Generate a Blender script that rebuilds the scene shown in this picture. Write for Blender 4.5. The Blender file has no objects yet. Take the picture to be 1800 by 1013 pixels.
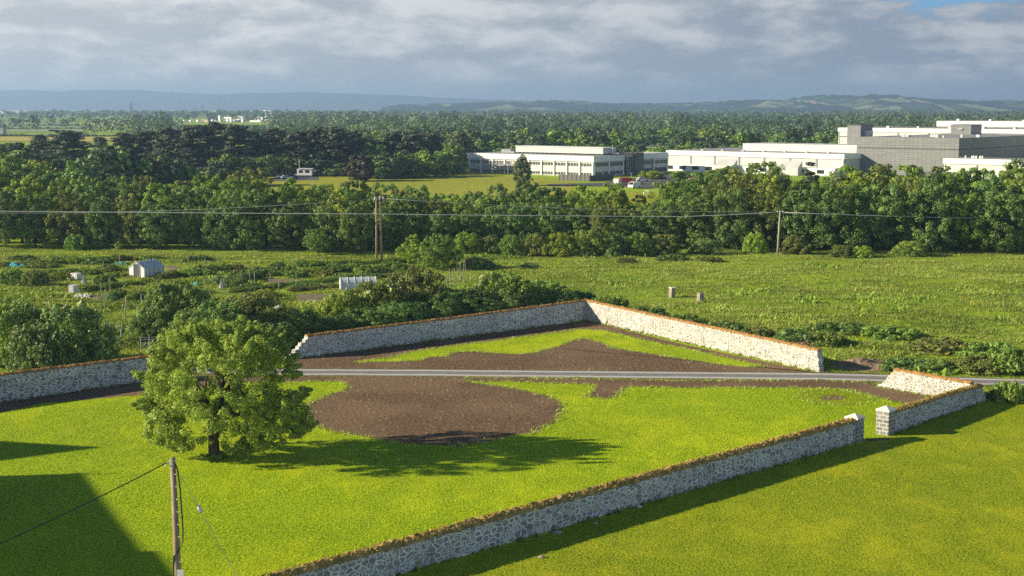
import bpy, bmesh, math, random
import numpy as np
from mathutils import Vector

# ------------------------------------------------------------------ camera, light, sky, exposure
S = bpy.context.scene
COL = S.collection
H_CAM, F_PX, HOR = 22.0, 2500.0, 188.0
PITCH = math.atan((506.5 - HOR) / F_PX)
cam = bpy.data.cameras.new('camera'); camo = bpy.data.objects.new('camera', cam); COL.objects.link(camo)
cam.sensor_width = 36; cam.lens = 36 * F_PX / 1800; cam.clip_start = 0.5; cam.clip_end = 40000
camo.location = (0, 0, H_CAM); camo.rotation_euler = (math.pi / 2 - PITCH, 0, 0)
S.camera = camo
EXPO = 1.08
S.view_settings.view_transform = 'Standard'; S.view_settings.look = 'None'
S.view_settings.exposure = EXPO; S.view_settings.gamma = 1; S.view_settings.use_curve_mapping = False
S.cycles.use_denoising = False
S.cycles.max_bounces = 6; S.cycles.diffuse_bounces = 2; S.cycles.transmission_bounces = 4; S.cycles.volume_bounces = 0
S.cycles.transparent_max_bounces = 8

SUN_EL = math.radians(20.6)
SUN_D = Vector((math.cos(math.radians(6.5)), math.sin(math.radians(6.5)), 0))   # way the shadows fall
sun = bpy.data.lights.new('sun', 'SUN'); suno = bpy.data.objects.new('sun', sun); COL.objects.link(suno)
sun.energy = 5.0; sun.angle = math.radians(0.5); sun.color = (1.0, 0.86, 0.62)
light_dir = (SUN_D * math.cos(SUN_EL) + Vector((0, 0, -math.sin(SUN_EL)))).normalized()
suno.rotation_euler = light_dir.to_track_quat('-Z', 'Y').to_euler(); suno.location = (-80, -10, 60)


class NT:
    """small helper round a node tree"""
    def __init__(s, tree):
        s.t = tree; s.n = tree.nodes; s.l = tree.links
    def node(s, typ, props=None, **ins):
        n = s.n.new(typ)
        for k, v in (props or {}).items(): setattr(n, k, v)
        for k, v in ins.items(): s.set(n, k, v)
        return n
    def set(s, n, k, v):
        key = k.replace('_', ' ') if isinstance(k, str) else k
        if isinstance(key, str) and key.startswith('i') and key[1:].isdigit(): key = int(key[1:])
        sock = n.inputs[key]
        if isinstance(v, bpy.types.NodeSocket): s.l.new(v, sock)
        elif isinstance(v, bpy.types.Node): s.l.new(v.outputs[0], sock)
        else:
            if sock.type == 'RGBA' and len(v) == 3: v = (*v, 1)
            sock.default_value = v
    def math(s, op, a, b=0.0, clamp=False):
        return s.node('ShaderNodeMath', dict(operation=op, use_clamp=clamp), i0=a, i1=b).outputs[0]
    def mix(s, f, a, b, blend='MIX'):
        n = s.node('ShaderNodeMix', dict(data_type='RGBA', blend_type=blend))
        s.set(n, 0, f); s.set(n, 6, a); s.set(n, 7, b); return n.outputs[2]
    def step(s, x, a, b, lo=0.0, hi=1.0):
        n = s.node('ShaderNodeMapRange', dict(interpolation_type='SMOOTHSTEP'))
        for i, v in enumerate((x, a, b, lo, hi)): s.set(n, i, v)
        return n.outputs[0]
    def noise(s, vec, scale, detail=3.0, rough=0.55, dist=0.0):
        n = s.node('ShaderNodeTexNoise'); s.set(n, 'Scale', scale); s.set(n, 'Detail', detail); s.set(n, 'Roughness', rough); s.set(n, 'Distortion', dist)
        if vec is not None: s.set(n, 'Vector', vec)
        return n.outputs[0]
    def scaled(s, vec, sc):
        return s.node('ShaderNodeVectorMath', dict(operation='MULTIPLY'), i0=vec, i1=sc).outputs[0]


W = bpy.data.worlds.new('World'); S.world = W; W.use_nodes = True
w = NT(W.node_tree); w.n.clear()
tc = w.node('ShaderNodeTexCoord').outputs['Generated']
sep = w.node('ShaderNodeSeparateXYZ', i0=tc)
dx, dy, dz = sep.outputs
skyt = w.node('ShaderNodeTexSky', dict(sky_type='NISHITA', sun_disc=False, sun_elevation=SUN_EL,
                                      sun_rotation=math.atan2(-SUN_D.x, -SUN_D.y), air_density=1.0, dust_density=0.8))
SKY_STR = 0.028
sky_col = w.node('ShaderNodeVectorMath', dict(operation='SCALE'), i0=w.scaled(skyt.outputs[0], (0.45, 0.84, 1.25)))
sky_col.inputs['Scale'].default_value = SKY_STR
CL = 1.0 / 2 ** EXPO
den = w.math('ADD', w.math('MAXIMUM', dz, 0.0), 0.055)
cx = w.math('DIVIDE', dx, den); cy = w.math('DIVIDE', dy, den)
cv = w.node('ShaderNodeCombineXYZ', i0=w.math('MULTIPLY', dx, 17.0), i1=w.math('MULTIPLY', dz, 46.0), i2=w.math('MULTIPLY', dy, 2.0)).outputs[0]
n1 = w.noise(cv, 1.05, 9.0, 0.57, 0.12)
n2 = w.noise(w.scaled(cv, (1, 1.3, 1)), 0.42, 3.0, 0.5)
nn = w.math('ADD', w.math('MULTIPLY', n1, 0.74), w.math('MULTIPLY', n2, 0.26))
lit = w.step(nn, 0.41, 0.64)
side = w.step(dx, -0.42, 0.36)                      # clouds toward the sun are brighter than those away from it
lo = w.mix(side, (0.56, 0.59, 0.61), (0.265, 0.32, 0.40))
hi = w.mix(side, (0.90, 0.90, 0.88), (0.62, 0.63, 0.65))
cloud = w.mix(lit, lo, hi)
low = w.step(dz, 0.0, 0.030)
cloud = w.mix(low, w.mix(side, (0.52, 0.57, 0.60), (0.25, 0.31, 0.39)), cloud)
gapn = w.math('ADD', w.math('MULTIPLY', w.math('SUBTRACT', n1, 0.5), 0.30),
              w.math('DISTANCE' if False else 'SUBTRACT', w.node('ShaderNodeVectorMath', dict(operation='DISTANCE'),
                     i0=w.scaled(tc, (1, 1, 2.4)), i1=(0.283, 0.957, 0.205)).outputs['Value'], 0.0))
gap = w.step(gapn, 0.02, 0.065, 1.0, 0.0)
cloud = w.mix(gap, cloud, (0.20, 0.43, 0.70))
cl = w.node('ShaderNodeVectorMath', dict(operation='SCALE'), i0=cloud); cl.inputs['Scale'].default_value = CL
back = w.step(dy, -0.05, -0.5)                        # added bright band low behind the viewer, an unseen fill for shaded walls
cloud_fill = w.mix(w.math('MULTIPLY', back, w.step(n1, 0.30, 0.62, 0.75, 1.0)), cl.outputs[0], tuple(c * CL for c in (0.74, 0.96, 1.20)))
up = w.math('SUBTRACT', 1.0, w.math('MULTIPLY', w.step(dz, w.math('ADD', 0.10, w.math('MULTIPLY', back, 0.26)), w.math('ADD', 0.22, w.math('MULTIPLY', back, 0.36)), 1.0, 0.0), 1.0))
allsky = w.mix(up, cloud_fill, sky_col.outputs[0])
bg = w.node('ShaderNodeBackground', i0=allsky)
w.l.new(bg.outputs[0], w.node('ShaderNodeOutputWorld').inputs[0])

# ------------------------------------------------------------------ pixel -> place
cp, sp = math.cos(PITCH), math.sin(PITCH)
def ray(u, v):
    a, b = (u - 900) / F_PX, -(v - 506.5) / F_PX
    return Vector((a, cp + b * sp, -sp + b * cp))
def G(u, v, z=0.0):
    d = ray(u, v); t = (z - H_CAM) / d.z
    return Vector((d.x * t, d.y * t, z))
def AT(u, v, Y):
    d = ray(u, v); t = Y / d.y
    return Vector((d.x * t, Y, H_CAM + d.z * t))
def hgt(u, vb, vt):
    g = G(u, vb); return AT(u, vt, g.y).z
def PXM(v): return G(900, v).y / F_PX     # metres in one photo pixel at the ground seen in row v

# ------------------------------------------------------------------ objects
def tag(o, label=None, cat=None, group=None, kind=None):
    if label: o['label'] = label
    if cat: o['category'] = cat
    if group: o['group'] = group
    if kind: o['kind'] = kind
    return o
def link(name, me, mats=None, parent=None):
    o = bpy.data.objects.new(name, me); COL.objects.link(o)
    if parent is not None: o.parent = parent
    if mats is not None:
        for m in (mats if isinstance(mats, (list, tuple)) else [mats]): me.materials.append(m)
    return o
def np_mesh(name, V, Q, tint=None, smooth=False):
    """V (n,3); Q (m,4) or (m,3) faces; tint: one number per vertex"""
    V = np.asarray(V, np.float32); Q = np.asarray(Q, np.int32); k = Q.shape[1]
    me = bpy.data.meshes.new(name)
    me.vertices.add(len(V)); me.vertices.foreach_set('co', V.ravel())
    me.loops.add(Q.size); me.loops.foreach_set('vertex_index', Q.ravel())
    me.polygons.add(len(Q)); me.polygons.foreach_set('loop_start', np.arange(0, Q.size, k, dtype=np.int32))
    me.polygons.foreach_set('loop_total', np.full(len(Q), k, np.int32))
    if smooth: me.polygons.foreach_set('use_smooth', np.ones(len(Q), bool))
    if tint is not None:
        a = me.attributes.new('tint', 'FLOAT', 'POINT'); a.data.foreach_set('value', np.asarray(tint, np.float32).ravel())
    me.update(calc_edges=True)
    return me
def empty(name, loc, rz=0.0):
    o = bpy.data.objects.new(name, None); COL.objects.link(o); o.location = loc; o.rotation_euler = (0, 0, rz); o.empty_display_size = 0.5
    return o
def copy_tree(o, parent=None):
    c = o.copy(); COL.objects.link(c)
    if parent is not None: c.parent = parent
    for ch in list(o.children): copy_tree(ch, c)
    return c

class MB:
    """collects boxes, prisms and tubes into one mesh"""
    def __init__(s): s.V = []; s.F = []
    def add(s, V, F):
        b = len(s.V); s.V += [tuple(v) for v in V]; s.F += [tuple(i + b for i in f) for f in F]; return s
    def box(s, x0, x1, y0, y1, z0, z1):
        return s.add([(x0, y0, z0), (x1, y0, z0), (x1, y1, z0), (x0, y1, z0), (x0, y0, z1), (x1, y0, z1), (x1, y1, z1), (x0, y1, z1)],
                     [(3, 2, 1, 0), (4, 5, 6, 7), (0, 1, 5, 4), (1, 2, 6, 5), (2, 3, 7, 6), (3, 0, 4, 7)])
    def prism(s, pts, y0, y1):
        """outline in x,z pushed from y0 to y1"""
        n = len(pts)
        V = [(p[0], y0, p[1]) for p in pts] + [(p[0], y1, p[1]) for p in pts]
        return s.add(V, [tuple(range(n)), tuple(range(2 * n - 1, n - 1, -1))] + [((i + 1) % n, i, n + i, n + (i + 1) % n) for i in range(n)])
    def tube(s, pts, rad, n=6, caps=True):
        pts = [Vector(p) for p in pts]; V = []; F = []
        if not isinstance(rad, (list, tuple)): rad = [rad] * len(pts)
        for i, p in enumerate(pts):
            t = (pts[min(i + 1, len(pts) - 1)] - pts[max(i - 1, 0)]).normalized()
            a = t.cross(Vector((0, 0, 1)) if abs(t.z) < .9 else Vector((1, 0, 0))).normalized(); b = t.cross(a)
            for k in range(n):
                an = 2 * math.pi * k / n
                V.append(p + (a * math.cos(an) + b * math.sin(an)) * rad[i])
        for i in range(len(pts) - 1):
            for k in range(n):
                k2 = (k + 1) % n
                F.append((i * n + k, i * n + k2, (i + 1) * n + k2, (i + 1) * n + k))
        if caps: F += [tuple(range(n - 1, -1, -1)), tuple(range((len(pts) - 1) * n, len(pts) * n))]
        return s.add(V, F)
    def build(s, name, m, parent=None, smooth=False):
        me = bpy.data.meshes.new(name); me.from_pydata(s.V, [], s.F)
        bm = bmesh.new(); bm.from_mesh(me); bmesh.ops.recalc_face_normals(bm, faces=bm.faces); bm.to_mesh(me); bm.free()
        if smooth:
            for p in me.polygons: p.use_smooth = True
        return link(name, me, m, parent)

ONES = 'zeroth first second third fourth fifth sixth seventh eighth ninth tenth eleventh twelfth thirteenth fourteenth fifteenth sixteenth seventeenth eighteenth nineteenth'.split()
TENS = {2: ('twentieth', 'twenty'), 3: ('thirtieth', 'thirty'), 4: ('fortieth', 'forty'), 5: ('fiftieth', 'fifty'), 6: ('sixtieth', 'sixty')}
def nth(i):
    if i < 20: return ONES[i]
    t, o = divmod(i, 10)
    return TENS[t][0] if o == 0 else TENS[t][1] + '-' + ONES[o]

# ------------------------------------------------------------------ materials
M = {}
def new_mat(name):
    m = bpy.data.materials.new(name); m.use_nodes = True; k = NT(m.node_tree); k.n.clear(); M[name] = m
    k.out = k.node('ShaderNodeOutputMaterial')
    return m, k
def principled(k, col, rough=0.8, bump=None, bdist=0.05, bstr=1.0, metal=0.0, spec=0.3):
    p = k.node('ShaderNodeBsdfPrincipled', Base_Color=col, Roughness=rough, Metallic=metal)
    p.inputs['Specular IOR Level'].default_value = spec
    if bump is not None:
        b = k.node('ShaderNodeBump', Height=bump, Strength=bstr, Distance=bdist); k.l.new(b.outputs[0], p.inputs['Normal'])
    k.l.new(p.outputs[0], k.out.inputs[0]); return p
def objco(k): return k.node('ShaderNodeTexCoord').outputs['Object']

def plain(name, col, rough=0.6, var=0.12, scale=3.0, metal=0.0, spec=0.3, streak=False):
    m, k = new_mat(name); v = objco(k)
    n = k.noise(k.scaled(v, (1, 1, 0.25)) if streak else v, scale, 4.0)
    n2 = k.noise(v, scale * 9, 3.0)
    f = k.math('ADD', k.math('MULTIPLY', n, 0.7), k.math('MULTIPLY', n2, 0.3))
    a = tuple(c * (1 - var) for c in col); b = tuple(min(1, c * (1 + var)) for c in col)
    principled(k, k.mix(k.step(f, 0.3, 0.7), a, b), rough, metal=metal, spec=spec)
    return m

def leafy(name, dark, light, trans=0.28, hue=0.10):
    """foliage: each leaf has its own tint, each plant its own shade"""
    m, k = new_mat(name)
    t = k.node('ShaderNodeAttribute', dict(attribute_name='tint')).outputs['Fac']
    r = k.node('ShaderNodeObjectInfo').outputs['Random']
    c = k.mix(t, dark, light)
    hs = k.node('ShaderNodeHueSaturation', Color=c, Hue=k.math('ADD', k.math('MULTIPLY', k.math('SUBTRACT', r, 0.5), hue * 0.3), 0.5),
                Value=k.math('ADD', k.math('MULTIPLY', k.math('FRACT', k.math('MULTIPLY', r, 7.3)), 0.45), 0.78), Saturation=1.0)
    d = k.node('ShaderNodeBsdfPrincipled', Base_Color=hs, Roughness=0.55); d.inputs['Specular IOR Level'].default_value = 0.25
    tr = k.node('ShaderNodeBsdfTranslucent', Color=k.mix(1.0, hs.outputs[0], (1.0, 1.0, 0.45), 'MULTIPLY'))
    mx = k.node('ShaderNodeMixShader', i0=trans, i1=d.outputs[0], i2=tr.outputs[0])
    k.l.new(mx.outputs[0], k.out.inputs[0])
    return m

leafy('leaf_dark', (0.042, 0.090, 0.022), (0.225, 0.345, 0.085))
leafy('leaf_mid', (0.065, 0.125, 0.018), (0.280, 0.400, 0.070))
leafy('leaf_bright', (0.105, 0.165, 0.014), (0.330, 0.430, 0.045))
leafy('leaf_olive', (0.095, 0.120, 0.030), (0.235, 0.285, 0.065))
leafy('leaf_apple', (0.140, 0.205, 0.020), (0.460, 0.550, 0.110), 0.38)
leafy('leaf_cedar', (0.034, 0.056, 0.040), (0.115, 0.135, 0.075), 0.12)
leafy('leaf_copper', (0.045, 0.040, 0.030), (0.105, 0.090, 0.052), 0.15)
leafy('leaf_grey', (0.070, 0.100, 0.045), (0.180, 0.215, 0.095), 0.2)
leafy('leaf_far', (0.026, 0.060, 0.034), (0.140, 0.195, 0.080), 0.2)
leafy('leaf_weed', (0.070, 0.125, 0.018), (0.330, 0.420, 0.060))
leafy('grass_blade', (0.120, 0.190, 0.020), (0.520, 0.610, 0.130), 0.35, 0.0)
leafy('lawn_blade', (0.105, 0.200, 0.003), (0.450, 0.570, 0.008), 0.35, 0.0)
leafy('outer_blade', (0.100, 0.165, 0.004), (0.390, 0.455, 0.012), 0.35, 0.0)
leafy('grass_straw', (0.28, 0.27, 0.04), (0.50, 0.47, 0.09), 0.3, 0.0)
leafy('straw_cap', (0.20, 0.10, 0.028), (0.42, 0.24, 0.07), 0.15, 0.02)
leafy('turf_cap', (0.24, 0.165, 0.040), (0.55, 0.42, 0.10), 0.25, 0.02)
leafy('blossom', (0.40, 0.40, 0.20), (0.62, 0.62, 0.38), 0.2, 0.02)
plain('bark', (0.085, 0.066, 0.046), 0.9, 0.35, 6.0, spec=0.1)
plain('dead_wood', (0.23, 0.20, 0.16), 0.9, 0.3, 6.0, spec=0.1)

def grass_ground(name, dark, light, yellow, big=0.05, bump=0.06, fine=5.0, ysc=0.5):
    m, k = new_mat(name); v = k.node('ShaderNodeNewGeometry').outputs['Position']
    nb = k.noise(v, big, 4.0, 0.6); nm = k.noise(k.scaled(v, (1, 0.6, 1)), 0.5, 4.0, 0.6, 0.4); nf = k.noise(k.scaled(v, (1.0, ysc, 1)), fine, 4.0, 0.65)
    c = k.mix(k.step(nf, 0.30, 0.70), dark, light)
    c = k.mix(k.math('MULTIPLY', k.step(k.math('ADD', k.math('MULTIPLY', nb, 0.55), k.math('MULTIPLY', nm, 0.45)), 0.44, 0.66), 0.65), c, yellow)
    h = k.math('ADD', nf, k.math('MULTIPLY', nm, 1.4))
    principled(k, c, 0.75, h, bump, 1.0, spec=0.12)
    return m
grass_ground('meadow_ground', (0.140, 0.240, 0.012), (0.320, 0.440, 0.020), (0.400, 0.460, 0.025), 0.03, 0.16, 2.2, 0.4)
grass_ground('lawn', (0.115, 0.200, 0.003), (0.400, 0.530, 0.005), (0.500, 0.550, 0.007), 0.06, 0.055, 8.0, 0.5)
grass_ground('lawn_outer', (0.105, 0.165, 0.004), (0.320, 0.385, 0.008), (0.440, 0.440, 0.012), 0.06, 0.055, 8.0, 0.5)
grass_ground('park_grass', (0.22, 0.24, 0.020), (0.33, 0.35, 0.030), (0.37, 0.35, 0.035), 0.02, 0.05, 0.6, 0.5)
grass_ground('field_green', (0.20, 0.27, 0.11), (0.27, 0.33, 0.14), (0.30, 0.34, 0.15), 0.01, 0.05, 0.2, 0.3)
grass_ground('field_straw', (0.42, 0.36, 0.10), (0.52, 0.45, 0.13), (0.50, 0.47, 0.14), 0.01, 0.05, 0.2, 0.3)
grass_ground('field_ripe', (0.34, 0.30, 0.05), (0.44, 0.40, 0.07), (0.48, 0.42, 0.08), 0.01, 0.05, 0.2, 0.3)

m, k = new_mat('soil'); v = k.node('ShaderNodeNewGeometry').outputs['Position']
nb = k.noise(v, 0.12, 4.0, 0.6); nf = k.noise(k.scaled(v, (1, 0.55, 1)), 3.5, 5.0, 0.7)
vor = k.node('ShaderNodeTexVoronoi', dict(feature='F1'), Vector=v, Scale=2.6)
spk = k.step(vor.outputs['Distance'], 0.12, 0.22, 1.0, 0.0)
pick = k.step(k.node('ShaderNodeSeparateColor', i0=vor.outputs['Color']).outputs[0], 0.72, 0.74)
c = k.mix(k.step(nf, 0.3, 0.7), (0.090, 0.058, 0.034), (0.190, 0.125, 0.074))
c = k.mix(k.step(nb, 0.42, 0.62, 0, 0.55), c, (0.215, 0.146, 0.088))
c = k.mix(k.math('MULTIPLY', spk, pick), c, (0.55, 0.46, 0.33))
principled(k, c, 0.95, nf, 0.10, 1.0, spec=0.1)

m, k = new_mat('gravel_track'); uvn = k.node('ShaderNodeTexCoord').outputs['UV']; su = k.node('ShaderNodeSeparateXYZ', i0=uvn)
v = k.node('ShaderNodeNewGeometry').outputs['Position']
wob = k.math('ADD', su.outputs[1], k.math('MULTIPLY', k.math('SUBTRACT', k.noise(v, 0.25, 2.0), 0.5), 0.12))
def band(c0, wd): return k.step(k.math('ABSOLUTE', k.math('SUBTRACT', wob, c0)), wd * 0.4, wd, 1.0, 0.0)
tr_ = k.math('MAXIMUM', band(0.22, 0.13), band(0.80, 0.13))
nf = k.noise(k.scaled(v, (0.3, 1, 1)), 3.0, 4.0, 0.7)
c = k.mix(k.step(nf, 0.3, 0.7), (0.155, 0.150, 0.145), (0.235, 0.228, 0.222))
c = k.mix(tr_, c, k.mix(nf, (0.36, 0.35, 0.34), (0.50, 0.49, 0.48)))
en = k.math('MULTIPLY', k.math('SUBTRACT', k.noise(v, 1.1, 4.0, 0.7), 0.5), 0.34)
edge = k.math('MAXIMUM', k.step(k.math('ADD', su.outputs[1], en), 0.03, 0.09, 1.0, 0.0), k.step(k.math('ADD', su.outputs[1], en), 0.91, 0.97))
c = k.mix(edge, c, (0.15, 0.115, 0.08))
principled(k, c, 0.9, nf, 0.03, 1.0, spec=0.15)

def stone(name, scale, mort_w, mortar, dk, lt, seed=0.0, squash=2.0):
    """coursed rubble: flat stones of mixed size set in broad pale mortar"""
    m, k = new_mat(name); o = objco(k); s3 = k.node('ShaderNodeSeparateXYZ', i0=o)
    xy = k.math('ADD', s3.outputs[0], s3.outputs[1])
    fl = k.node('ShaderNodeCombineXYZ', i0=k.math('ADD', xy, seed * 17.0), i1=k.math('MULTIPLY', s3.outputs[2], squash), i2=seed).outputs[0]
    wn = k.node('ShaderNodeTexNoise'); k.set(wn, 'Vector', fl); k.set(wn, 'Scale', scale * 1.5); k.set(wn, 'Detail', 2.0)
    off = k.node('ShaderNodeVectorMath', dict(operation='SCALE'), i0=k.node('ShaderNodeVectorMath', dict(operation='SUBTRACT'), i0=wn.outputs['Color'], i1=(0.5, 0.5, 0.5)).outputs[0])
    off.inputs['Scale'].default_value = 0.62 / scale
    vv = k.node('ShaderNodeVectorMath', dict(operation='ADD'), i0=fl, i1=off.outputs[0]).outputs[0]
    def vor(feat):
        n = k.node('ShaderNodeTexVoronoi', dict(feature=feat, voronoi_dimensions='2D'), Vector=vv, Scale=scale); k.set(n, 'Randomness', 0.9); return n
    de = vor('DISTANCE_TO_EDGE').outputs['Distance']; cc = k.node('ShaderNodeSeparateColor', i0=vor('F1').outputs['Color'])
    fine = k.noise(fl, scale * 5, 4.0, 0.65); bigv = k.noise(fl, 0.35, 3.0)
    width = k.math('ADD', k.math('MULTIPLY', k.math('POWER', cc.outputs[1], 2.0), mort_w * 1.9), mort_w * 0.6)
    dn = k.math('ADD', de, k.math('MULTIPLY', k.math('SUBTRACT', fine, 0.5), 0.10))
    isst = k.step(k.math('SUBTRACT', dn, width), -0.015, 0.03)
    v2 = k.node('ShaderNodeTexVoronoi', dict(feature='DISTANCE_TO_EDGE', voronoi_dimensions='2D'), Vector=vv, Scale=scale * 2.3); k.set(v2, 'Randomness', 1.0)
    small = k.step(k.math('ADD', v2.outputs['Distance'], k.math('MULTIPLY', k.math('SUBTRACT', fine, 0.5), 0.12)), 0.15, 0.23)
    isst = k.mix(k.step(cc.outputs[0], 0.40, 0.42, 1.0, 0.0), isst, small)
    sc_ = k.mix(cc.outputs[0], dk, lt)
    sc_ = k.mix(k.math('MULTIPLY', k.step(cc.outputs[2], 0.72, 0.80), 0.6), sc_, (0.34, 0.30, 0.22))
    sc_ = k.mix(k.math('MULTIPLY', fine, 0.35), sc_, (0.32, 0.32, 0.30))
    mc = k.mix(k.step(bigv, 0.35, 0.65), tuple(c * 0.82 for c in mortar), mortar)
    mc = k.mix(k.math('MULTIPLY', fine, 0.25), mc, tuple(c * 0.6 for c in mortar))
    principled(k, k.mix(isst, mc, sc_), 0.9, k.math('ADD', k.math('MULTIPLY', isst, 0.6), k.math('MULTIPLY', fine, 0.5)), 0.05, 0.8, spec=0.15)
    return m
MORT = (0.72, 0.72, 0.69)  # paler mortar on the shaded walls, the colour standing in for fill light
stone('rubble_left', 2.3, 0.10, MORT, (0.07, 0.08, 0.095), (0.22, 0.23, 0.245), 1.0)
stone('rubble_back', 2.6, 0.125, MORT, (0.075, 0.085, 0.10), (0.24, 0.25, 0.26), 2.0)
stone('rubble_lit', 2.6, 0.15, (0.62, 0.61, 0.555), (0.07, 0.07, 0.07), (0.26, 0.25, 0.22), 3.0)
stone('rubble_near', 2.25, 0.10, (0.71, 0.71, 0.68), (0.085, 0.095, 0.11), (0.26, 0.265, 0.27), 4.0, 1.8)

m, k = new_mat('pillar_block'); o = objco(k); s3 = k.node('ShaderNodeSeparateXYZ', i0=o)
fl = k.node('ShaderNodeCombineXYZ', i0=k.math('ADD', s3.outputs[0], s3.outputs[1]), i1=s3.outputs[2], i2=0.0).outputs[0]
br = k.node('ShaderNodeTexBrick', Vector=fl, Color1=(0.10, 0.105, 0.11), Color2=(0.22, 0.22, 0.215), Mortar=(0.52, 0.50, 0.45), Scale=1.0)
br.inputs['Brick Width'].default_value = 0.52; br.inputs['Row Height'].default_value = 0.27; br.inputs['Mortar Size'].default_value = 0.028; br.inputs['Mortar Smooth'].default_value = 0.3
nf = k.noise(o, 9.0, 4.0)
principled(k, k.mix(k.math('MULTIPLY', nf, 0.35), br.outputs['Color'], (0.3, 0.3, 0.28)), 0.9, nf, 0.03, 0.7, spec=0.15)

plain('cap_stone', (0.62, 0.60, 0.55), 0.85, 0.12, 3.0)
plain('old_stone', (0.25, 0.22, 0.18), 0.9, 0.4, 4.0)
plain('pole_wood', (0.24, 0.185, 0.125), 0.85, 0.3, 4.0, streak=True)
plain('grey_wood', (0.30, 0.26, 0.20), 0.9, 0.25, 5.0, streak=True)
plain('stake_wood', (0.26, 0.235, 0.19), 0.9, 0.3, 5.0)
plain('cable_black', (0.02, 0.02, 0.021), 0.6, 0.2, 3.0)
plain('cable_grey', (0.42, 0.43, 0.43), 0.5, 0.1, 1.0)
plain('steel', (0.42, 0.43, 0.44), 0.45, 0.1, 2.0, metal=0.6)
plain('porcelain', (0.62, 0.62, 0.60), 0.3, 0.06, 4.0)
plain('white_paint', (0.64, 0.65, 0.63), 0.55, 0.05, 0.6)
plain('white_panel', (0.50, 0.51, 0.49), 0.55, 0.06, 0.5)
plain('offwhite_panel', (0.44, 0.45, 0.44), 0.6, 0.08, 0.4)
plain('roof_grey', (0.26, 0.27, 0.28), 0.8, 0.15, 0.4)
plain('dark_steel', (0.055, 0.062, 0.072), 0.5, 0.15, 1.0)
plain('fence_grey', (0.13, 0.128, 0.122), 0.8, 0.1, 0.7)
plain('beige_panel', (0.42, 0.36, 0.26), 0.7, 0.1, 0.7)
plain('asphalt', (0.085, 0.085, 0.088), 0.9, 0.2, 0.8)
plain('glass', (0.022, 0.027, 0.034), 0.3, 0.3, 0.7, spec=0.2)
plain('film_white', (0.60, 0.62, 0.63), 0.4, 0.10, 1.5)
plain('film_clear', (0.44, 0.49, 0.51), 0.25, 0.12, 2.0)
plain('plastic_white', (0.64, 0.63, 0.60), 0.5, 0.1, 3.0)
plain('tarp_teal', (0.05, 0.36, 0.40), 0.5, 0.2, 2.5)
plain('net_green', (0.10, 0.24, 0.17), 0.8, 0.25, 3.0)
plain('red_paint', (0.42, 0.035, 0.025), 0.35, 0.08, 1.0, spec=0.5)
plain('blue_paint', (0.04, 0.07, 0.14), 0.35, 0.08, 1.0, spec=0.5)
plain('silver_paint', (0.40, 0.41, 0.42), 0.35, 0.05, 1.0, spec=0.5)
plain('van_white', (0.66, 0.66, 0.65), 0.35, 0.04, 1.0, spec=0.5)
plain('rubber', (0.02, 0.02, 0.02), 0.9, 0.2, 3.0)
plain('bed_soil', (0.16, 0.12, 0.085), 0.95, 0.4, 2.0)
plain('heap_earth', (0.19, 0.135, 0.085), 0.95, 0.45, 1.6)
plain('render_wall', (0.45, 0.43, 0.39), 0.9, 0.12, 0.5)
plain('slate', (0.07, 0.075, 0.085), 0.7, 0.25, 2.0)
plain('straw_flat', (0.30, 0.17, 0.055), 0.95, 0.4, 2.5)
plain('turf_flat', (0.29, 0.205, 0.075), 0.95, 0.4, 2.5)

m, k = new_mat('grey_cladding'); o = objco(k); s3 = k.node('ShaderNodeSeparateXYZ', i0=o)
fl = k.node('ShaderNodeCombineXYZ', i0=k.math('ADD', s3.outputs[0], s3.outputs[1]), i1=s3.outputs[2], i2=0.0).outputs[0]
br = k.node('ShaderNodeTexBrick', dict(offset=0.0), Vector=fl, Color1=(0.150, 0.155, 0.160), Color2=(0.185, 0.190, 0.195), Mortar=(0.085, 0.09, 0.10), Scale=1.0)
br.inputs['Brick Width'].default_value = 1.5; br.inputs['Row Height'].default_value = 0.75; br.inputs['Mortar Size'].default_value = 0.06
principled(k, br.outputs['Color'], 0.45, spec=0.4)

m, k = new_mat('hill_fields'); v = k.node('ShaderNodeNewGeometry').outputs['Position']
vs = k.scaled(v, (0.0085, 0.0045, 0.006))
vo = k.node('ShaderNodeTexVoronoi', dict(feature='F1'), Vector=vs, Scale=1.0); ve = k.node('ShaderNodeTexVoronoi', dict(feature='DISTANCE_TO_EDGE'), Vector=vs, Scale=1.0)
rc = k.node('ShaderNodeSeparateColor', i0=vo.outputs['Color'])
c = k.mix(k.step(rc.outputs[0], 0.2, 0.9), (0.05, 0.09, 0.045), (0.24, 0.27, 0.12))
c = k.mix(k.step(rc.outputs[1], 0.55, 0.60), c, (0.025, 0.045, 0.022))
hn = k.noise(v, 0.012, 4.0, 0.65)
c = k.mix(k.math('MAXIMUM', k.step(ve.outputs['Distance'], 0.03, 0.09, 1.0, 0.0), k.step(hn, 0.52, 0.58)), c, (0.022, 0.042, 0.022))
sx_ = k.node('ShaderNodeSeparateXYZ', i0=v)
brn = k.math('MULTIPLY', k.step(k.math('ABSOLUTE', k.math('SUBTRACT', sx_.outputs[0], 1160.0)), 26.0, 30.0, 1.0, 0.0), k.step(k.math('ABSOLUTE', k.math('SUBTRACT', sx_.outputs[1], 5480.0)), 250.0, 270.0, 1.0, 0.0))
c = k.mix(brn, c, (0.42, 0.30, 0.20))
principled(k, c, 0.9, spec=0.05)

plain('hill_far', (0.07, 0.095, 0.075), 0.9, 0.15, 0.002, spec=0.05)

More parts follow.
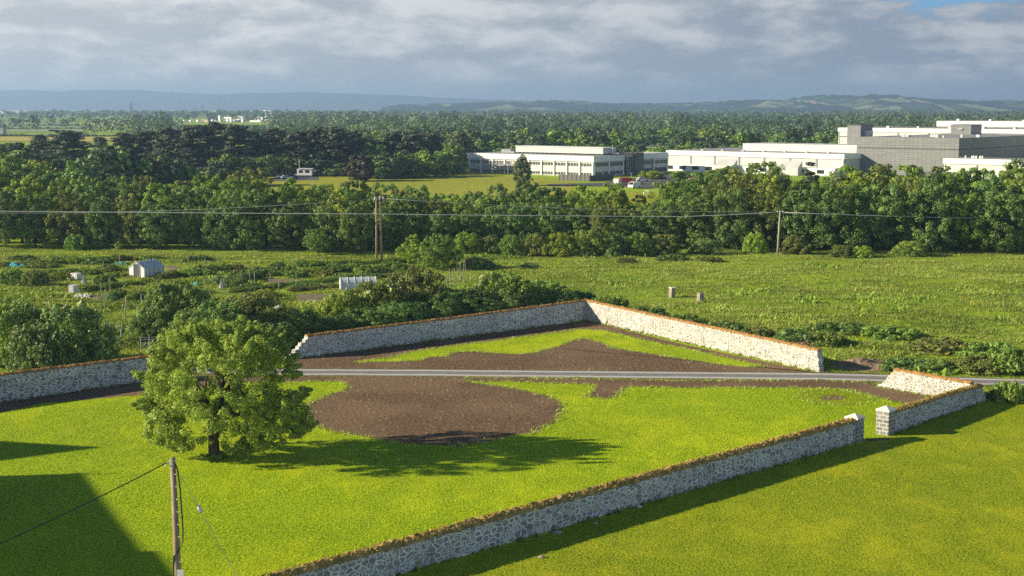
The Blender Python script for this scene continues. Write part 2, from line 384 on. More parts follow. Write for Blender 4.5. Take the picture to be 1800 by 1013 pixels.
# ------------------------------------------------------------------ ground and its sheets
def poly_area(P): return 0.5 * sum(P[i][0] * P[(i + 1) % len(P)][1] - P[(i + 1) % len(P)][0] * P[i][1] for i in range(len(P)))
def sheet(name, pts, m, z, rag=0.0, seed=0, step=1.2):
    """a flat sheet on the ground; rag: how far its edge wanders"""
    rng = random.Random(seed); P = [(p[0], p[1]) for p in pts]
    if rag:
        Q = []
        for i in range(len(P)):
            a, b = Vector(P[i]), Vector(P[(i + 1) % len(P)]); L = (b - a).length; n = max(1, int(L / step))
            nrm = Vector((-(b - a).y, (b - a).x)) / max(L, 1e-6)
            for j in range(n):
                o = 0 if j == 0 else rng.uniform(-rag, rag)
                Q.append(tuple(a.lerp(b, j / n) + nrm * o))
        P = Q
    if poly_area(P) < 0: P = P[::-1]
    me = bpy.data.meshes.new(name); me.from_pydata([(x, y, z) for x, y in P], [], [tuple(range(len(P)))])
    o = link(name, me, M[m]); o['kind'] = 'structure'
    return o
def Gs(*uv): return [G(*p) for p in uv]
sheet('ground', [(-9000, -300), (9000, -300), (9000, 13000), (-9000, 13000)], 'meadow_ground', 0.0)

A1, A0 = G(-330, 757), G(300, 664)                   # wall on the left, far to near end of its foot
B0, BC = G(504, 633), G(1030, 564)                   # back wall: broken end, corner
C1 = G(1440, 655)
D0, D1 = G(1543, 680), G(1716, 712)
N1, N0 = G(1516, 775), G(380, 1103)                  # near wall: pillar end, end below the frame
E0 = G(1560, 766)
E1 = G(1733, 705)
near_far = N0 + (N0 - N1).normalized() * 30
lawn_poly = [G(-900, 790), A1, A0, G(430, 650), B0, BC, C1, D0, D1, E0, N1, near_far, Vector((-60, 20, 0))]
sheet('lawn', lawn_poly, 'lawn', 0.005)
outer_poly = [N1 + Vector((0.3, -.2, 0)), E0, E1, G(1760, 702), G(1830, 694), G(2100, 684), Vector((80, 20, 0)), near_far + Vector((2, -10, 0)), near_far + Vector((.3, -.3, 0))]
sheet('outer_lawn', outer_poly, 'lawn_outer', 0.004)

oval = Gs((560, 664), (640, 663), (817, 664), (828, 673), (885, 680), (930, 688), (965, 697), (985, 706), (993, 716), (988, 728), (980, 738), (960, 750), (935, 762), (895, 768), (865, 775), (805, 786), (740, 783),
          (690, 777), (640, 768), (600, 762), (560, 752), (540, 738), (536, 720), (550, 704), (600, 688), (612, 678), (600, 671), (560, 671), (480, 673), (420, 674), (380, 680), (330, 688), (247, 695), (83, 708), (0, 727), (-200, 760), (-330, 785),
          (-330, 758), (0, 707), (250, 671), (300, 665), (500, 662))
sheet('soil', oval, 'soil', 0.010, 0.24, 3, .7)
strip = Gs((817, 664), (1047, 667), (1200, 670), (1440, 669), (1545, 674), (1543, 681), (1600, 690), (1640, 699), (1625, 712), (1580, 709), (1550, 701), (1520, 693), (1477, 684), (1400, 682), (1200, 682), (1103, 681), (1090, 691), (1075, 702), (1050, 700), (1030, 698), (1040, 686), (1047, 677), (910, 671.5), (820, 671.5))
sheet('soil_strip', strip, 'soil', 0.0095, 0.2, 4, .7)
upper = Gs((505, 649), (600, 648.5), (720, 649), (1200, 653), (1440, 655), (1439, 656), (1200, 605.5), (1031, 564), (800, 595), (504, 633))
sheet('upper_soil', upper, 'soil', 0.009, 0.0, 5)
g1 = Gs((622, 637), (690, 628), (733, 617.5), (800, 608), (867, 600), (977, 585), (1027, 579), (1067, 583), (1133, 599), (1199, 612), (1270, 628), (1343, 644), (1300, 645), (1200, 631), (1130, 620), (1075, 611), (1060, 603), (1035, 596), (1012, 596), (985, 607), (940, 620), (905, 623), (830, 618), (790, 620), (785, 627), (750, 628), (740, 634), (680, 636))
sheet('lawn_wedge', g1, 'lawn', 0.014, 0.22, 6, .7)
sheet('soil_by_right_wall', Gs((1543, 679), (1600, 688), (1660, 700), (1716, 713), (1690, 722), (1600, 712), (1560, 696)), 'soil', 0.0115, 0.08, 7)
sheet('worn_grass', Gs((1400, 690), (1440, 684), (1490, 688), (1530, 697), (1540, 706), (1500, 713), (1440, 710), (1410, 702)), 'lawn_outer', 0.0085, 0.3, 8, 0.7)
sheet('worn_soil', Gs((1440, 697), (1465, 693), (1490, 699), (1480, 704), (1450, 704)), 'soil', 0.0105, 0.25, 9, 0.5)
sheet('gate_path', Gs((1521, 771.5), (1556, 769.5), (1566, 774), (1526, 776)), 'soil', 0.0125, 0.12, 10, 0.5)
sheet('track_bed', Gs((300, 642), (512, 646.5), (900, 649), (1440, 654), (1545, 656), (1560, 672), (1545, 675), (1200, 671), (900, 668), (512, 664), (300, 664)), 'soil', 0.0075, 0.1, 12)

# gravel track: a strip whose second coordinate runs across it
tk_top = [(300, 643.5), (400, 646.5), (512, 648), (720, 648.8), (900, 650.3), (1200, 653), (1440, 655), (1545, 657.5), (1640, 661), (1700, 663), (1760, 665), (1850, 667), (2000, 667)]
tk_bot = [(300, 655), (400, 658.5), (512, 660.5), (720, 661.5), (900, 663.5), (1200, 666.5), (1440, 669), (1545, 672), (1640, 675.5), (1700, 677.5), (1760, 678.5), (1850, 680), (2000, 680)]
V, F, UV = [], [], []
for i, (a, b) in enumerate(zip(tk_top, tk_bot)):
    a, b = G(*a, z=0.018), G(*b, z=0.018); V += [tuple(a), tuple(b)]; UV += [(i, 1), (i, 0)]
for i in range(len(tk_top) - 1): F.append((2 * i + 1, 2 * i + 3, 2 * i + 2, 2 * i))
me = bpy.data.meshes.new('track'); me.from_pydata(V, [], F); uvl = me.uv_layers.new(name='UVMap')
for p in me.polygons:
    for li in p.loop_indices: uvl.data[li].uv = UV[me.loops[li].vertex_index]
link('gravel_track', me, M['gravel_track'])['kind'] = 'structure'

# park, road and fields beyond the belt
sheet('park_grass', Gs((430, 340), (1000, 345), (1010, 320), (820, 303), (690, 292), (430, 300)), 'park_grass', 0.03)
sheet('car_park', Gs((960, 324), (1060, 322), (1085, 316), (1180, 308), (1300, 306), (1330, 328), (1140, 331), (1060, 328), (965, 328)), 'asphalt', 0.06)
sheet('verge', Gs((1060, 338), (1160, 338), (1160, 360), (1060, 358)), 'park_grass', 0.035)
sheet('yard', Gs((470, 319), (560, 317), (560, 308), (490, 307.5)), 'asphalt', 0.06)
FIELDS = [((-80, 249), (215, 250), (212, 241), (-80, 240.5), 'field_ripe'), ((-80, 234), (150, 233), (150, 227), (-80, 227.5), 'field_green'), ((-80, 226), (148, 225.6), (148, 222), (-80, 222.4), 'field_green'),
          ((-80, 221), (110, 220.6), (110, 215), (-80, 215.5), 'field_green'), ((165, 222), (215, 221.5), (215, 217), (165, 217.4), 'field_straw'), ((-80, 212), (60, 212), (60, 209), (-80, 209), 'field_green'),
          ((1130, 262), (1180, 262), (1180, 253), (1130, 253), 'field_green')]
for i, f in enumerate(FIELDS): sheet('field', Gs(*f[:4]), f[4], 0.25)
# ------------------------------------------------------------------ scatter helpers
RNG = np.random.default_rng(7)
def vnoise(x, y, scale, seed=0):
    """smooth 0..1 noise over the ground"""
    r = np.random.default_rng(1000 + seed).random((64, 64)); x = x / scale; y = y / scale
    xi = np.floor(x).astype(int); yi = np.floor(y).astype(int); fx = x - xi; fy = y - yi
    fx = fx * fx * (3 - 2 * fx); fy = fy * fy * (3 - 2 * fy); g = lambda a, b: r[a % 64, b % 64]
    return (g(xi, yi) * (1 - fx) + g(xi + 1, yi) * fx) * (1 - fy) + (g(xi, yi + 1) * (1 - fx) + g(xi + 1, yi + 1) * fx) * fy
def inside(px, py, poly):
    c = np.zeros(len(px), bool); n = len(poly)
    for i in range(n):
        x0, y0 = poly[i][0], poly[i][1]; x1, y1 = poly[(i + 1) % n][0], poly[(i + 1) % n][1]
        if y0 == y1: continue
        c ^= ((y0 > py) != (y1 > py)) & (px < (x1 - x0) * (py - y0) / (y1 - y0) + x0)
    return c
def unit(a): return a / np.maximum(np.linalg.norm(a, axis=1, keepdims=True), 1e-9)
def leaves(rng, P, N, size, asp=0.6):
    """a kite-shaped leaf (or clump of leaves) at each point P facing N"""
    n = len(P); t = unit(np.cross(N, rng.normal(size=(n, 3)))); b = np.cross(N, t)
    s = (size * rng.uniform(0.6, 1.35, n))[:, None]
    V = np.stack([P - t * s, P + b * s * asp + t * s * 0.15, P + t * s, P - b * s * asp + t * s * 0.15], 1).reshape(-1, 3)
    return V, np.arange(4 * n, dtype=np.int32).reshape(-1, 4)
def puffs(rng, C, R, per, leaf, flat=0.85, up=0.2, rnd=0.34, asp=0.6, tint=None):
    """leaf clumps round centres C of radius R; returns V, Q, tint"""
    n = len(C); idx = np.repeat(np.arange(n), per); d = unit(rng.normal(size=(n * per, 3)))
    rr = (R[idx] * rng.uniform(0.45, 1.08, n * per) ** 0.6)[:, None]
    P = C[idx] + d * rr * np.array([1, 1, flat])
    N = unit(d + rng.normal(size=d.shape) * rnd + np.array([0, 0, up]))
    V, Q = leaves(rng, P, N, leaf, asp)
    tb = rng.random(n) if tint is None else tint
    t = np.clip(0.68 * tb[idx] + 0.32 * rng.random(n * per), 0, 1)
    return V, Q, np.repeat(t, 4)
def profile_points(rng, n, H, R, z0, prof, shell=0.72, lump=0.22):
    """points in a crown whose radius follows prof over its height"""
    ts = np.linspace(0, 1, len(prof)); t = rng.random(n * 4) * .94; keep = rng.random(n * 4) < np.interp(t, ts, prof) ** 1.3 + 0.05; t = t[keep][:n]
    a = rng.uniform(0, 2 * np.pi, len(t)); ph = rng.uniform(0, 6.28, 4)
    lum = 1 + lump * (np.sin(2 * a + ph[0] + 3 * t) * .5 + np.sin(3 * a + ph[1] - 4 * t) * .35 + np.sin(5 * a + ph[2] + 7 * t) * .3)
    rad = np.where(rng.random(len(t)) < shell, rng.uniform(0.78, 1.0, len(t)), np.sqrt(rng.random(len(t))) * 0.8)
    r = np.interp(t, ts, prof) * R * lum * rad
    return np.stack([r * np.cos(a), r * np.sin(a), z0 + t * (H - z0)], 1), t
PROF = dict(round=[.35, .75, .95, 1, .97, .86, .66, .38], oval=[.3, .62, .85, .97, 1, .9, .68, .35, .1], tall=[.35, .7, .9, 1, .95, .82, .6, .35, .12],
            cone=[.85, 1, .85, .68, .5, .33, .16, .05], bush=[.8, .97, 1, .97, .9, .76, .55, .3], dome=[.95, 1, .98, .92, .82, .66, .42])
def make_plant(name, rng, H, R, z0, n_puff, puff_r, per, leaf, prof, leaf_mat, trunk_r=0.2, flat=0.85, shell=0.72, lump=0.22, limbs=4, blossoms=0, asp=0.6):
    """a plant 'H' tall: Empty > crown, trunk (and blossoms)"""
    root = empty(name, (0, 0, 0))
    C, t = profile_points(rng, n_puff, H - puff_r * 0.8, R - puff_r * 0.5, z0, PROF[prof], shell, lump)
    Rp = puff_r * rng.uniform(0.65, 1.3, len(C)) * np.interp(t, [0, .7, 1], [1.1, 1, .75])
    V, Q, T = puffs(rng, C, Rp, per, leaf, flat, asp=asp)
    V[:, 2] = np.maximum(V[:, 2], 0.02)
    link('crown', np_mesh(name + '_crown', V, Q, T), M[leaf_mat], root)
    if trunk_r:
        b = MB(); zt = z0 + (H - z0) * 0.55
        lean = rng.normal(size=2) * 0.03 * H
        b.tube([(0, 0, -0.1), (lean[0] * .2, lean[1] * .2, z0 * .5 + .2), (lean[0] * .6, lean[1] * .6, z0 + (H - z0) * .25), (lean[0], lean[1], zt)], [trunk_r * 1.3, trunk_r, trunk_r * .8, trunk_r * .35], 7)
        for i in range(limbs):
            p = C[rng.integers(len(C))]; s = z0 + (H - z0) * rng.uniform(0, .3); f = np.interp(s, [0, zt], [0, 1])
            q = Vector((lean[0] * f, lean[1] * f, s))
            b.tube([q, q.lerp(Vector(p), .5) + Vector((0, 0, .05 * H)), Vector(p)], [trunk_r * .5, trunk_r * .3, trunk_r * .1], 5)
        b.build('trunk', M['bark'], root, True)
    if blossoms:
        o = np.argsort(-(C[:, 2] / H + np.linalg.norm(C[:, :2], axis=1) / R + rng.random(len(C)) * .6))[:max(6, len(C) // 3)]
        ci = o[rng.integers(0, len(o), blossoms)]; d = rng.normal(size=(blossoms, 3)); d[:, 2] = np.abs(d[:, 2]) + .2; d = unit(d)
        P = C[ci] + d * (Rp[ci] * 1.06)[:, None]
        k = 5; PP = np.repeat(P, k, 0) + rng.normal(size=(blossoms * k, 3)) * 0.06
        V, Q = leaves(rng, PP, unit(np.repeat(d, k, 0) + rng.normal(size=(blossoms * k, 3)) * .3), 0.07, 0.9)
        link('blossom', np_mesh(name + '_blossom', V, Q, np.repeat(rng.random(blossoms * k), 4)), M['blossom'], root)
    root['H'] = H; root['R'] = R
    return root
class Kind:
    """one built plant of a kind, then copies: the first use takes the built one itself"""
    def __init__(s, root): s.root = root; s.used = False; s.H = root['H']; s.R = root['R']; del root['H']; del root['R']
    def put(s, loc, height, width, label, cat, group, rz, wy=None):
        o = s.root if not s.used else copy_tree(s.root)
        s.used = True
        o.location = loc; o.rotation_euler = (0, 0, rz); sx = width / (2 * s.R)
        o.scale = (sx, (wy / (2 * s.R)) if wy else sx, height / s.H)
        for k_ in ('group', 'kind'):
            if k_ in o: del o[k_]
        return tag(o, label, cat, group)

def ribbon(rng, n_, w0, h0):
    pass

# ------------------------------------------------------------------ stone walls
def wall(name_label, p0, p1, tops, thick, m, cap, cap_mat, left_rag=0.0, right_rag=0.0, cap_h=0.16, shag=0.0, over=0.06, seed=0, cap0=0.0, cap1=0.0):
    """p0 -> p1 along the foot of the face; the wall's body lies behind it (local +y). tops: [(0..1, height)]. rag: length of a broken, toothed end"""
    rng = random.Random(seed); nrg = np.random.default_rng(seed)
    d = (p1 - p0); L = d.length; rz = math.atan2(d.y, d.x); root = empty('stone_wall', (p0.x, p0.y, 0), rz)
    top = lambda x: np.interp(x / L, [t[0] for t in tops], [t[1] for t in tops]) - cap_h
    out = [(0, -0.25)]
    if left_rag:
        n = 7; pts = []
        for i in range(n):
            x = left_rag * (i / (n - 1)) ** 0.85 + rng.uniform(-.08, .08); z0_ = top(left_rag) * i / n; z1_ = top(left_rag) * (i + 1) / n
            pts += [(max(x, -.15), z0_ + .02), (max(x + rng.uniform(-.03, .1), -.15), z1_ - rng.uniform(.0, .05))]
        out = [(-.05, -.25)] + pts; x_start = pts[-1][0]
    else: out.append((0, top(0))); x_start = 0
    back = []
    if right_rag:
        n = 8
        for i in range(n):
            x = L - right_rag * (i / (n - 1)) + (rng.uniform(-.06, .12)); z0_ = top(L) * i / n; z1_ = top(L) * (i + 1) / n
            back += [(x, z0_ + .02), (x - rng.uniform(-.04, .06), z1_ - .02)]
        x_end = back[-1][0]; back = back[::-1] + [(L + .05, -.25)]
    else: x_end = L; back = [(L, top(L)), (L, -.25)]
    nseg = max(2, int((x_end - x_start) / 1.0)); mid = [(x_start + (x_end - x_start) * i / nseg, top(x_start + (x_end - x_start) * i / nseg) + rng.uniform(-.012, .012)) for i in range(1, nseg)]
    body = MB().prism(out + mid + back, 0, thick).build('wall_body', M[m], root)
    # the cap: a rounded turf or straw ridge with a rough crest
    a, b = x_start + cap0, x_end - cap1; nx = max(4, int((b - a) / 0.22)); ny = 7; V = []; F = []
    for i in range(nx + 1):
        x = a + (b - a) * i / nx; zb = top(x) - 0.02; bul = 1 + (rng.random() - .5) * (0.2 + shag * .35)
        for j in range(ny):
            f = j / (ny - 1); y = -over + (thick + 2 * over) * f
            prof = (0.0, .62, .9, 1.0, .9, .62, 0.0)[j]
            V.append((x + rng.uniform(-.05, .05), y + rng.uniform(-.03, .03) * (1 + 2 * shag), zb + cap_h * prof * bul + (rng.uniform(-.03, .03) * (1 + shag) if 0 < j < ny - 1 else 0)))
    for i in range(nx):
        for j in range(ny - 1):
            q = i * ny + j; F.append((q, q + 1, q + ny + 1, q + ny))
        q = i * ny; F.append((q, q + ny, q + 2 * ny - 1, q + ny - 1))
    F.append(tuple(range(ny - 1, -1, -1))); F.append(tuple(nx * ny + j for j in range(ny)))
    b_ = MB(); b_.add(V, F); cp_ = b_.build('turf_cap' if shag > .3 else 'straw_cap', M[cap], root)
    # straw and grass standing out of the cap
    n = int((b - a) * (70 if shag > .3 else 16)); x = nrg.uniform(a, b, n); y = nrg.uniform(-over, thick + over, n)
    f = (y + over) / (thick + 2 * over); z = np.array([top(v_) for v_ in x]) + cap_h * np.interp(f, [0, .17, .33, .5, .67, .83, 1], [.1, .6, .85, .95, .85, .6, .1]) - .03
    ln = nrg.uniform(.07, .17, n) * (1 + shag * .5); dirs = unit(np.stack([nrg.normal(size=n) * .6, (f - .5) * 1.8 + nrg.normal(size=n) * .5, nrg.uniform(.3, 1.0, n)], 1))
    base = np.stack([x, y, z], 1); sd = unit(np.cross(dirs, nrg.normal(size=(n, 3)))) * (0.030 if shag > .3 else .045)
    Vt = np.stack([base - sd, base + sd, base + dirs * ln[:, None]], 1).reshape(-1, 3)
    gb = link('grass_blades', np_mesh('grass_blades', Vt, np.arange(3 * n).reshape(-1, 3), np.repeat(nrg.random(n), 3)), M[cap_mat], cp_); gb['kind'] = 'stuff'
    tag(root, name_label, 'stone wall', 'rubble walls round the lawn', 'thing')
    return root
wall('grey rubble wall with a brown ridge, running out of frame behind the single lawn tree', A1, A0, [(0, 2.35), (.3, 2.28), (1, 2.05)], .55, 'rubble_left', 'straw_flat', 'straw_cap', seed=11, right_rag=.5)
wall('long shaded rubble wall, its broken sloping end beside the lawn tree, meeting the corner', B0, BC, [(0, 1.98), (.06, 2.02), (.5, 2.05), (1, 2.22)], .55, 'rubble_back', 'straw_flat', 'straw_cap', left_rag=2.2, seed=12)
dback = (C1 - BC).normalized() * 0.56
wall('sunlit cream rubble wall with orange straw ridge, from far corner down to the track', BC - dback, C1, [(0, 2.22), (.4, 2.1), (1, 1.98)], .55, 'rubble_lit', 'straw_flat', 'straw_cap', right_rag=.35, seed=13)
wdir = (D1 - D0).normalized()
wall('short sunlit rubble wall with orange straw ridge, across the track gap by the gate', D0, D1 - wdir * .56, [(0, 1.72), (1, 1.68)], .5, 'rubble_lit', 'straw_flat', 'straw_cap', left_rag=1.4, seed=14)
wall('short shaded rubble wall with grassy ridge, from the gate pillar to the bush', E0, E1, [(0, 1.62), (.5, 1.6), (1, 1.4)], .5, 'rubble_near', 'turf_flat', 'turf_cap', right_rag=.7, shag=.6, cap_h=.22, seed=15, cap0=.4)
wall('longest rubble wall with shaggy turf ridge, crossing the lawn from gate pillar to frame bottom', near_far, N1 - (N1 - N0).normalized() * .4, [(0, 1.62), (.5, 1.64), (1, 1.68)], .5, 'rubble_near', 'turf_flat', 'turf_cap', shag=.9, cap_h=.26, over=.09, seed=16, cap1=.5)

def pillar(p, rz, w, h, label):
    root = empty('gate_pillar', (p.x, p.y, 0), rz); hw = w / 2
    MB().box(-hw, hw, -hw, hw, -.2, h).build('shaft', M['pillar_block'], root)
    c = MB(); e = hw + .05
    c.box(-e, e, -e, e, h + .002, h + .11)
    c.add([(-e, -e, h + .112), (e, -e, h + .112), (e, e, h + .112), (-e, e, h + .112), (0, 0, h + .34)], [(3, 2, 1, 0), (0, 1, 4), (1, 2, 4), (2, 3, 4), (3, 0, 4)])
    c.build('capstone', M['cap_stone'], root)
    return tag(root, label, 'gate pillar', 'pillars of the lawn gate', 'thing')
wrz = math.atan2((E1 - E0).y, (E1 - E0).x)
nn_ = (N1 - N0).normalized(); bk = Vector((-nn_.y, nn_.x, 0))
pillar(N1 - nn_ * .44 + bk * .36, wrz, .9, 1.55, 'square stone gate pillar with pale pyramid cap, ending the long near wall')
ee_ = (E1 - E0).normalized(); eb = Vector((-ee_.y, ee_.x, 0))
pillar(E0 + ee_ * .40 + eb * .38, wrz, .92, 1.62, 'square block gate pillar with pale pyramid cap, its sunlit face beside the gap')

# old stone posts in the meadow
for i, (u, vb, vt, wpx, lab) in enumerate([(1181.5, 523, 507, 11, 'taller dark stone post standing in the rough meadow, farther from the wall'), (1231, 531, 516.5, 11.5, 'squat pale stone post standing in the rough meadow, nearer the sunlit wall')]):
    g = G(u, vb); r = empty('stone_post', g, .5); hw = wpx * PXM(vb) / 2.5; h = hgt(u, vb, vt)
    b = MB(); rr = random.Random(i)
    V = []
    for z, s in ((-.1, 1.0), (h * .35, .97), (h * .7, 1.0), (h, .93)):
        for sx, sy in ((-1, -1), (1, -1), (1, 1), (-1, 1)): V.append((sx * hw * s + rr.uniform(-.03, .03), sy * hw * s + rr.uniform(-.03, .03), z + rr.uniform(-.03, .03) * (z > 0)))
    F = [(3, 2, 1, 0), (12, 13, 14, 15)] + [(l * 4 + a, l * 4 + (a + 1) % 4, l * 4 + 4 + (a + 1) % 4, l * 4 + 4 + a) for l in range(3) for a in range(4)]
    b.add(V, F); b.build('shaft', M['old_stone'], r)
    c = MB().box(-hw * 1.06, hw * 1.06, -hw * 1.06, hw * 1.06, h + .03, h + .11); c.build('top_slab', M['cap_stone' if i == 0 else 'old_stone'], r)
    tag(r, lab, 'stone post', 'old stone posts in the meadow')

# earth heap by the end of the sunlit wall
def heap(u, v, rx, ry, h, label, m='heap_earth', seed=0):
    g = G(u, v); rr = np.random.default_rng(seed); n = 28; V = []; F = []
    for i in range(n + 1):
        for j in range(n + 1):
            x = -1 + 2 * i / n; y = -1 + 2 * j / n; d = math.hypot(x, y)
            z = max(0, 1 - d) ** .75 * (1 + .45 * math.sin(5 * x + seed) * math.cos(4 * y)) + rr.normal() * .05 * (d < .95)
            V.append((x * rx, y * ry, h * z - .03 - (.3 if d > 1 else 0)))
    for i in range(n):
        for j in range(n): F.append((i * (n + 1) + j, (i + 1) * (n + 1) + j, (i + 1) * (n + 1) + j + 1, i * (n + 1) + j + 1))
    b = MB(); b.add(V, F); o = b.build('earth_heap', M[m]); o.location = g
    return tag(o, label, 'earth heap')
heap(1524, 644, 3.6, 2.6, .65, 'brown heap of earth and rubble beside the end of the sunlit wall', seed=3)
heap(1407, 607, 2.2, 1.8, .6, 'small heap of brown rubble among brambles behind the sunlit wall', seed=5)
for i, (u, v, s, lab) in enumerate([(979, 938, .22, 'largest pale loose stone in the shade below the near wall'), (1123, 892, .13, 'small white loose stone in shade at the foot of the near wall'), (952, 981, .14, 'flat pale loose stone in the sunlit grass edge below the near wall'),
                                   (1046, 921, .13, 'thin flat loose stone lying in the near wall shadow')]):
    g = G(u, v); bm = bmesh.new(); bmesh.ops.create_icosphere(bm, subdivisions=2, radius=s); rr = random.Random(i)
    for q in bm.verts: q.co = Vector((q.co.x * 1.3, q.co.y, q.co.z * .6)) * rr.uniform(.85, 1.1)
    me = bpy.data.meshes.new('loose_stone'); bm.to_mesh(me); bm.free(); o = link('loose_stone', me, M['cap_stone' if i == 1 else 'old_stone']); o.location = (g.x, g.y, s * .3)
    tag(o, lab, 'stone', 'loose stones below the near wall')

# ------------------------------------------------------------------ poles and wires
def sagged(a, b, sag, n=16):
    return [Vector(a).lerp(Vector(b), t) - Vector((0, 0, sag * 4 * t * (1 - t))) for t in [i / n for i in range(n + 1)]]
P0 = AT(303, 805, 60.0); pole_h = P0.z; pb = Vector((P0.x + .12, 60.0, 0))
r = empty('utility_pole', pb)
top_l = P0 - pb
MB().tube([(0, 0, -.6), tuple(top_l * .5), tuple(top_l)], [.165, .14, .118], 14).build('wooden_pole', M['pole_wood'], r, True)
b = MB()
for f in (.985, .962): 
    c = top_l * f; b.tube([c - Vector((0, 0, .03)), c + Vector((0, 0, .03))], [.131, .131], 14)
b.build('steel_band', M['steel'], r)
b = MB(); c = top_l * .972; b.tube([c + Vector((-.10, -.05, 0)), c + Vector((-.26, -.06, -.02))], .022, 6); b.tube([c + Vector((-.26, -.06, -.02)), c + Vector((-.34, -.06, -.2))], .018, 6); b.build('cable_bracket', M['steel'], r)
b = MB()
pts = [top_l * .965 + Vector((.13, -.06, 0)), top_l * .93 + Vector((.21, -.08, 0)), top_l * .8 + Vector((.29, -.08, 0)), top_l * .55 + Vector((.33, -.1, 0)), top_l * .46 + Vector((.30, -.1, 0)), top_l * .405 + Vector((.08, -.17, 0)), top_l * .37 + Vector((-.13, -.14, 0)), top_l * .30 + Vector((-.165, -.05, 0)), top_l * .05 + Vector((-.18, 0, 0))]
b.tube(pts, .034, 7); b.build('down_cable', M['cable_black'], r, True)
MB().box(-.02, .26, -.24, -.17, top_l.z * .22, top_l.z * .29).build('junction_box', M['plastic_white'], r)
for i in range(9): c = top_l * (.9 - i * .08); MB().tube([c + Vector((.09, -.09, 0)), c + Vector((.16, -.15, 0))], .012, 5).build('step_bolt', M['steel'], r)
tag(r, 'tall grey brown wooden utility pole with black cables, rising from below the frame', 'utility pole')
att = pb + top_l * .972 + Vector((-.26, -.06, -.02))
endp = AT(-360, 1105, 47.0)
o = MB().tube(sagged(att, endp, .25, 20), .024, 6).build('service_cable', M['cable_black'], None, True); tag(o, 'black service cable sagging from the wooden utility pole out of frame', 'cable')
r2 = empty('utility_pole', (endp.x, endp.y, 0)); MB().tube([(0, 0, -.5), (0, 0, endp.z + .3)], [.15, .12], 12).build('wooden_pole', M['pole_wood'], r2, True)
tag(r2, 'wooden pole outside the frame holding the far end of the service cable', 'utility pole')
st0 = pb + top_l * .955 + Vector((.1, -.05, 0)); st1 = G(452, 1075)
sd = (st1 - st0); r = empty('stay_wire', (st1.x, st1.y, 0)); off = Vector((st1.x, st1.y, 0))
ins = None
for i in range(400):
    q = st0.lerp(st1, i / 400); dq = q - camo.location; zc = dq.y * cp - dq.z * sp; vv_ = 506.5 - F_PX * (dq.y * sp + dq.z * cp) / zc
    if vv_ > 895: ins = i / 400; break
MB().tube([st0 - off, st1 - off], .012, 5).build('wire', M['cable_grey'], r)
dn_ = sd.normalized(); q = st0.lerp(st1, ins) - off
MB().tube([q - dn_ * .16, q - dn_ * .13, q, q + dn_ * .13, q + dn_ * .16], [.05, .085, .095, .085, .04], 10).build('insulator', M['porcelain'], r, True)
tag(r, 'thin stay wire with a white insulator, slanting from the pole to the lawn', 'stay wire')

# twin pole structure
hb = G(668, 457); hz = hgt(668, 457, 344)
r = empty('twin_pole', (hb.x, hb.y, 0), .15); sp_ = .50
MB().tube([(-sp_, 0, -.3), (-sp_ * .86, 0, hz * .98)], [.17, .13], 10).build('wooden_pole', M['pole_wood'], r, True)
MB().tube([(sp_ * .55, .2, -.3), (sp_ * .35, .2, hz)], [.17, .13], 10).build('wooden_pole', M['pole_wood'], r, True)
MB().box(-.75, .6, -.08, .06, hz - .85, hz - .7).build('cross_arm', M['dark_steel'], r)
for x in (-.66, -.05, .54): MB().tube([(x, 0, hz - .7), (x, 0, hz - .55), (x, 0, hz - .35), (x, 0, hz - .12)], [.05, .1, .085, .03], 8).build('insulator', M['porcelain'], r, True)
tag(r, 'pair of dark wooden power poles standing close together before the tree belt', 'power pole')
rb = G(1368, 449); rzt = hgt(1368, 449, 372)
r = empty('power_pole', (rb.x, rb.y, 0))
MB().tube([(-.12, 0, -.3), (.12, 0, rzt)], [.17, .12], 10).build('wooden_pole', M['grey_wood'], r, True)
MB().box(-.35, .6, -.06, .06, rzt - .22, rzt - .12).build('cross_arm', M['dark_steel'], r)
for x in (-.3, .12, .54): MB().tube([(x, 0, rzt - .12), (x, 0, rzt + .02), (x, 0, rzt + .12)], [.04, .08, .03], 8).build('insulator', M['porcelain'], r, True)
tag(r, 'single pale leaning wooden power pole at the meadow edge before the belt', 'power pole')
def wire(pts, rad, label, m='cable_grey', sag=.0):
    P = []
    for a, b in zip(pts[:-1], pts[1:]): P += sagged(a, b, sag, 10)[(1 if P else 0):]
    tag(MB().tube(P, rad, 5).build('power_line', M[m], None, True), label, 'power line')
Yp = hb.y - .5
wire([AT(-200, 369.5, Yp - 2), AT(655, 376.5, Yp), AT(1200, 381, rb.y - 1), AT(1369, 373, rb.y)], .055, 'thick pale power line crossing low before the tree belt to the single pole', sag=.05)
wire([AT(1369, 373, rb.y), AT(2050, 384, rb.y + 8)], .05, 'pale power line running from the single pole out of frame', sag=.45)
wire([AT(1373, 374, rb.y + .3), AT(2050, 380.5, rb.y + 10)], .022, 'thin upper power line running from the single pole out of frame', sag=.5)
wire([AT(-300, 368, hb.y + 4), AT(657, 350, hb.y)], .022, 'thin power line running from the twin poles past the shaded belt', sag=1.2)
wire([AT(670, 349, hb.y), AT(1367, 373, rb.y + .3)], .022, 'thin power line strung between the twin poles and the single pole', sag=.5)
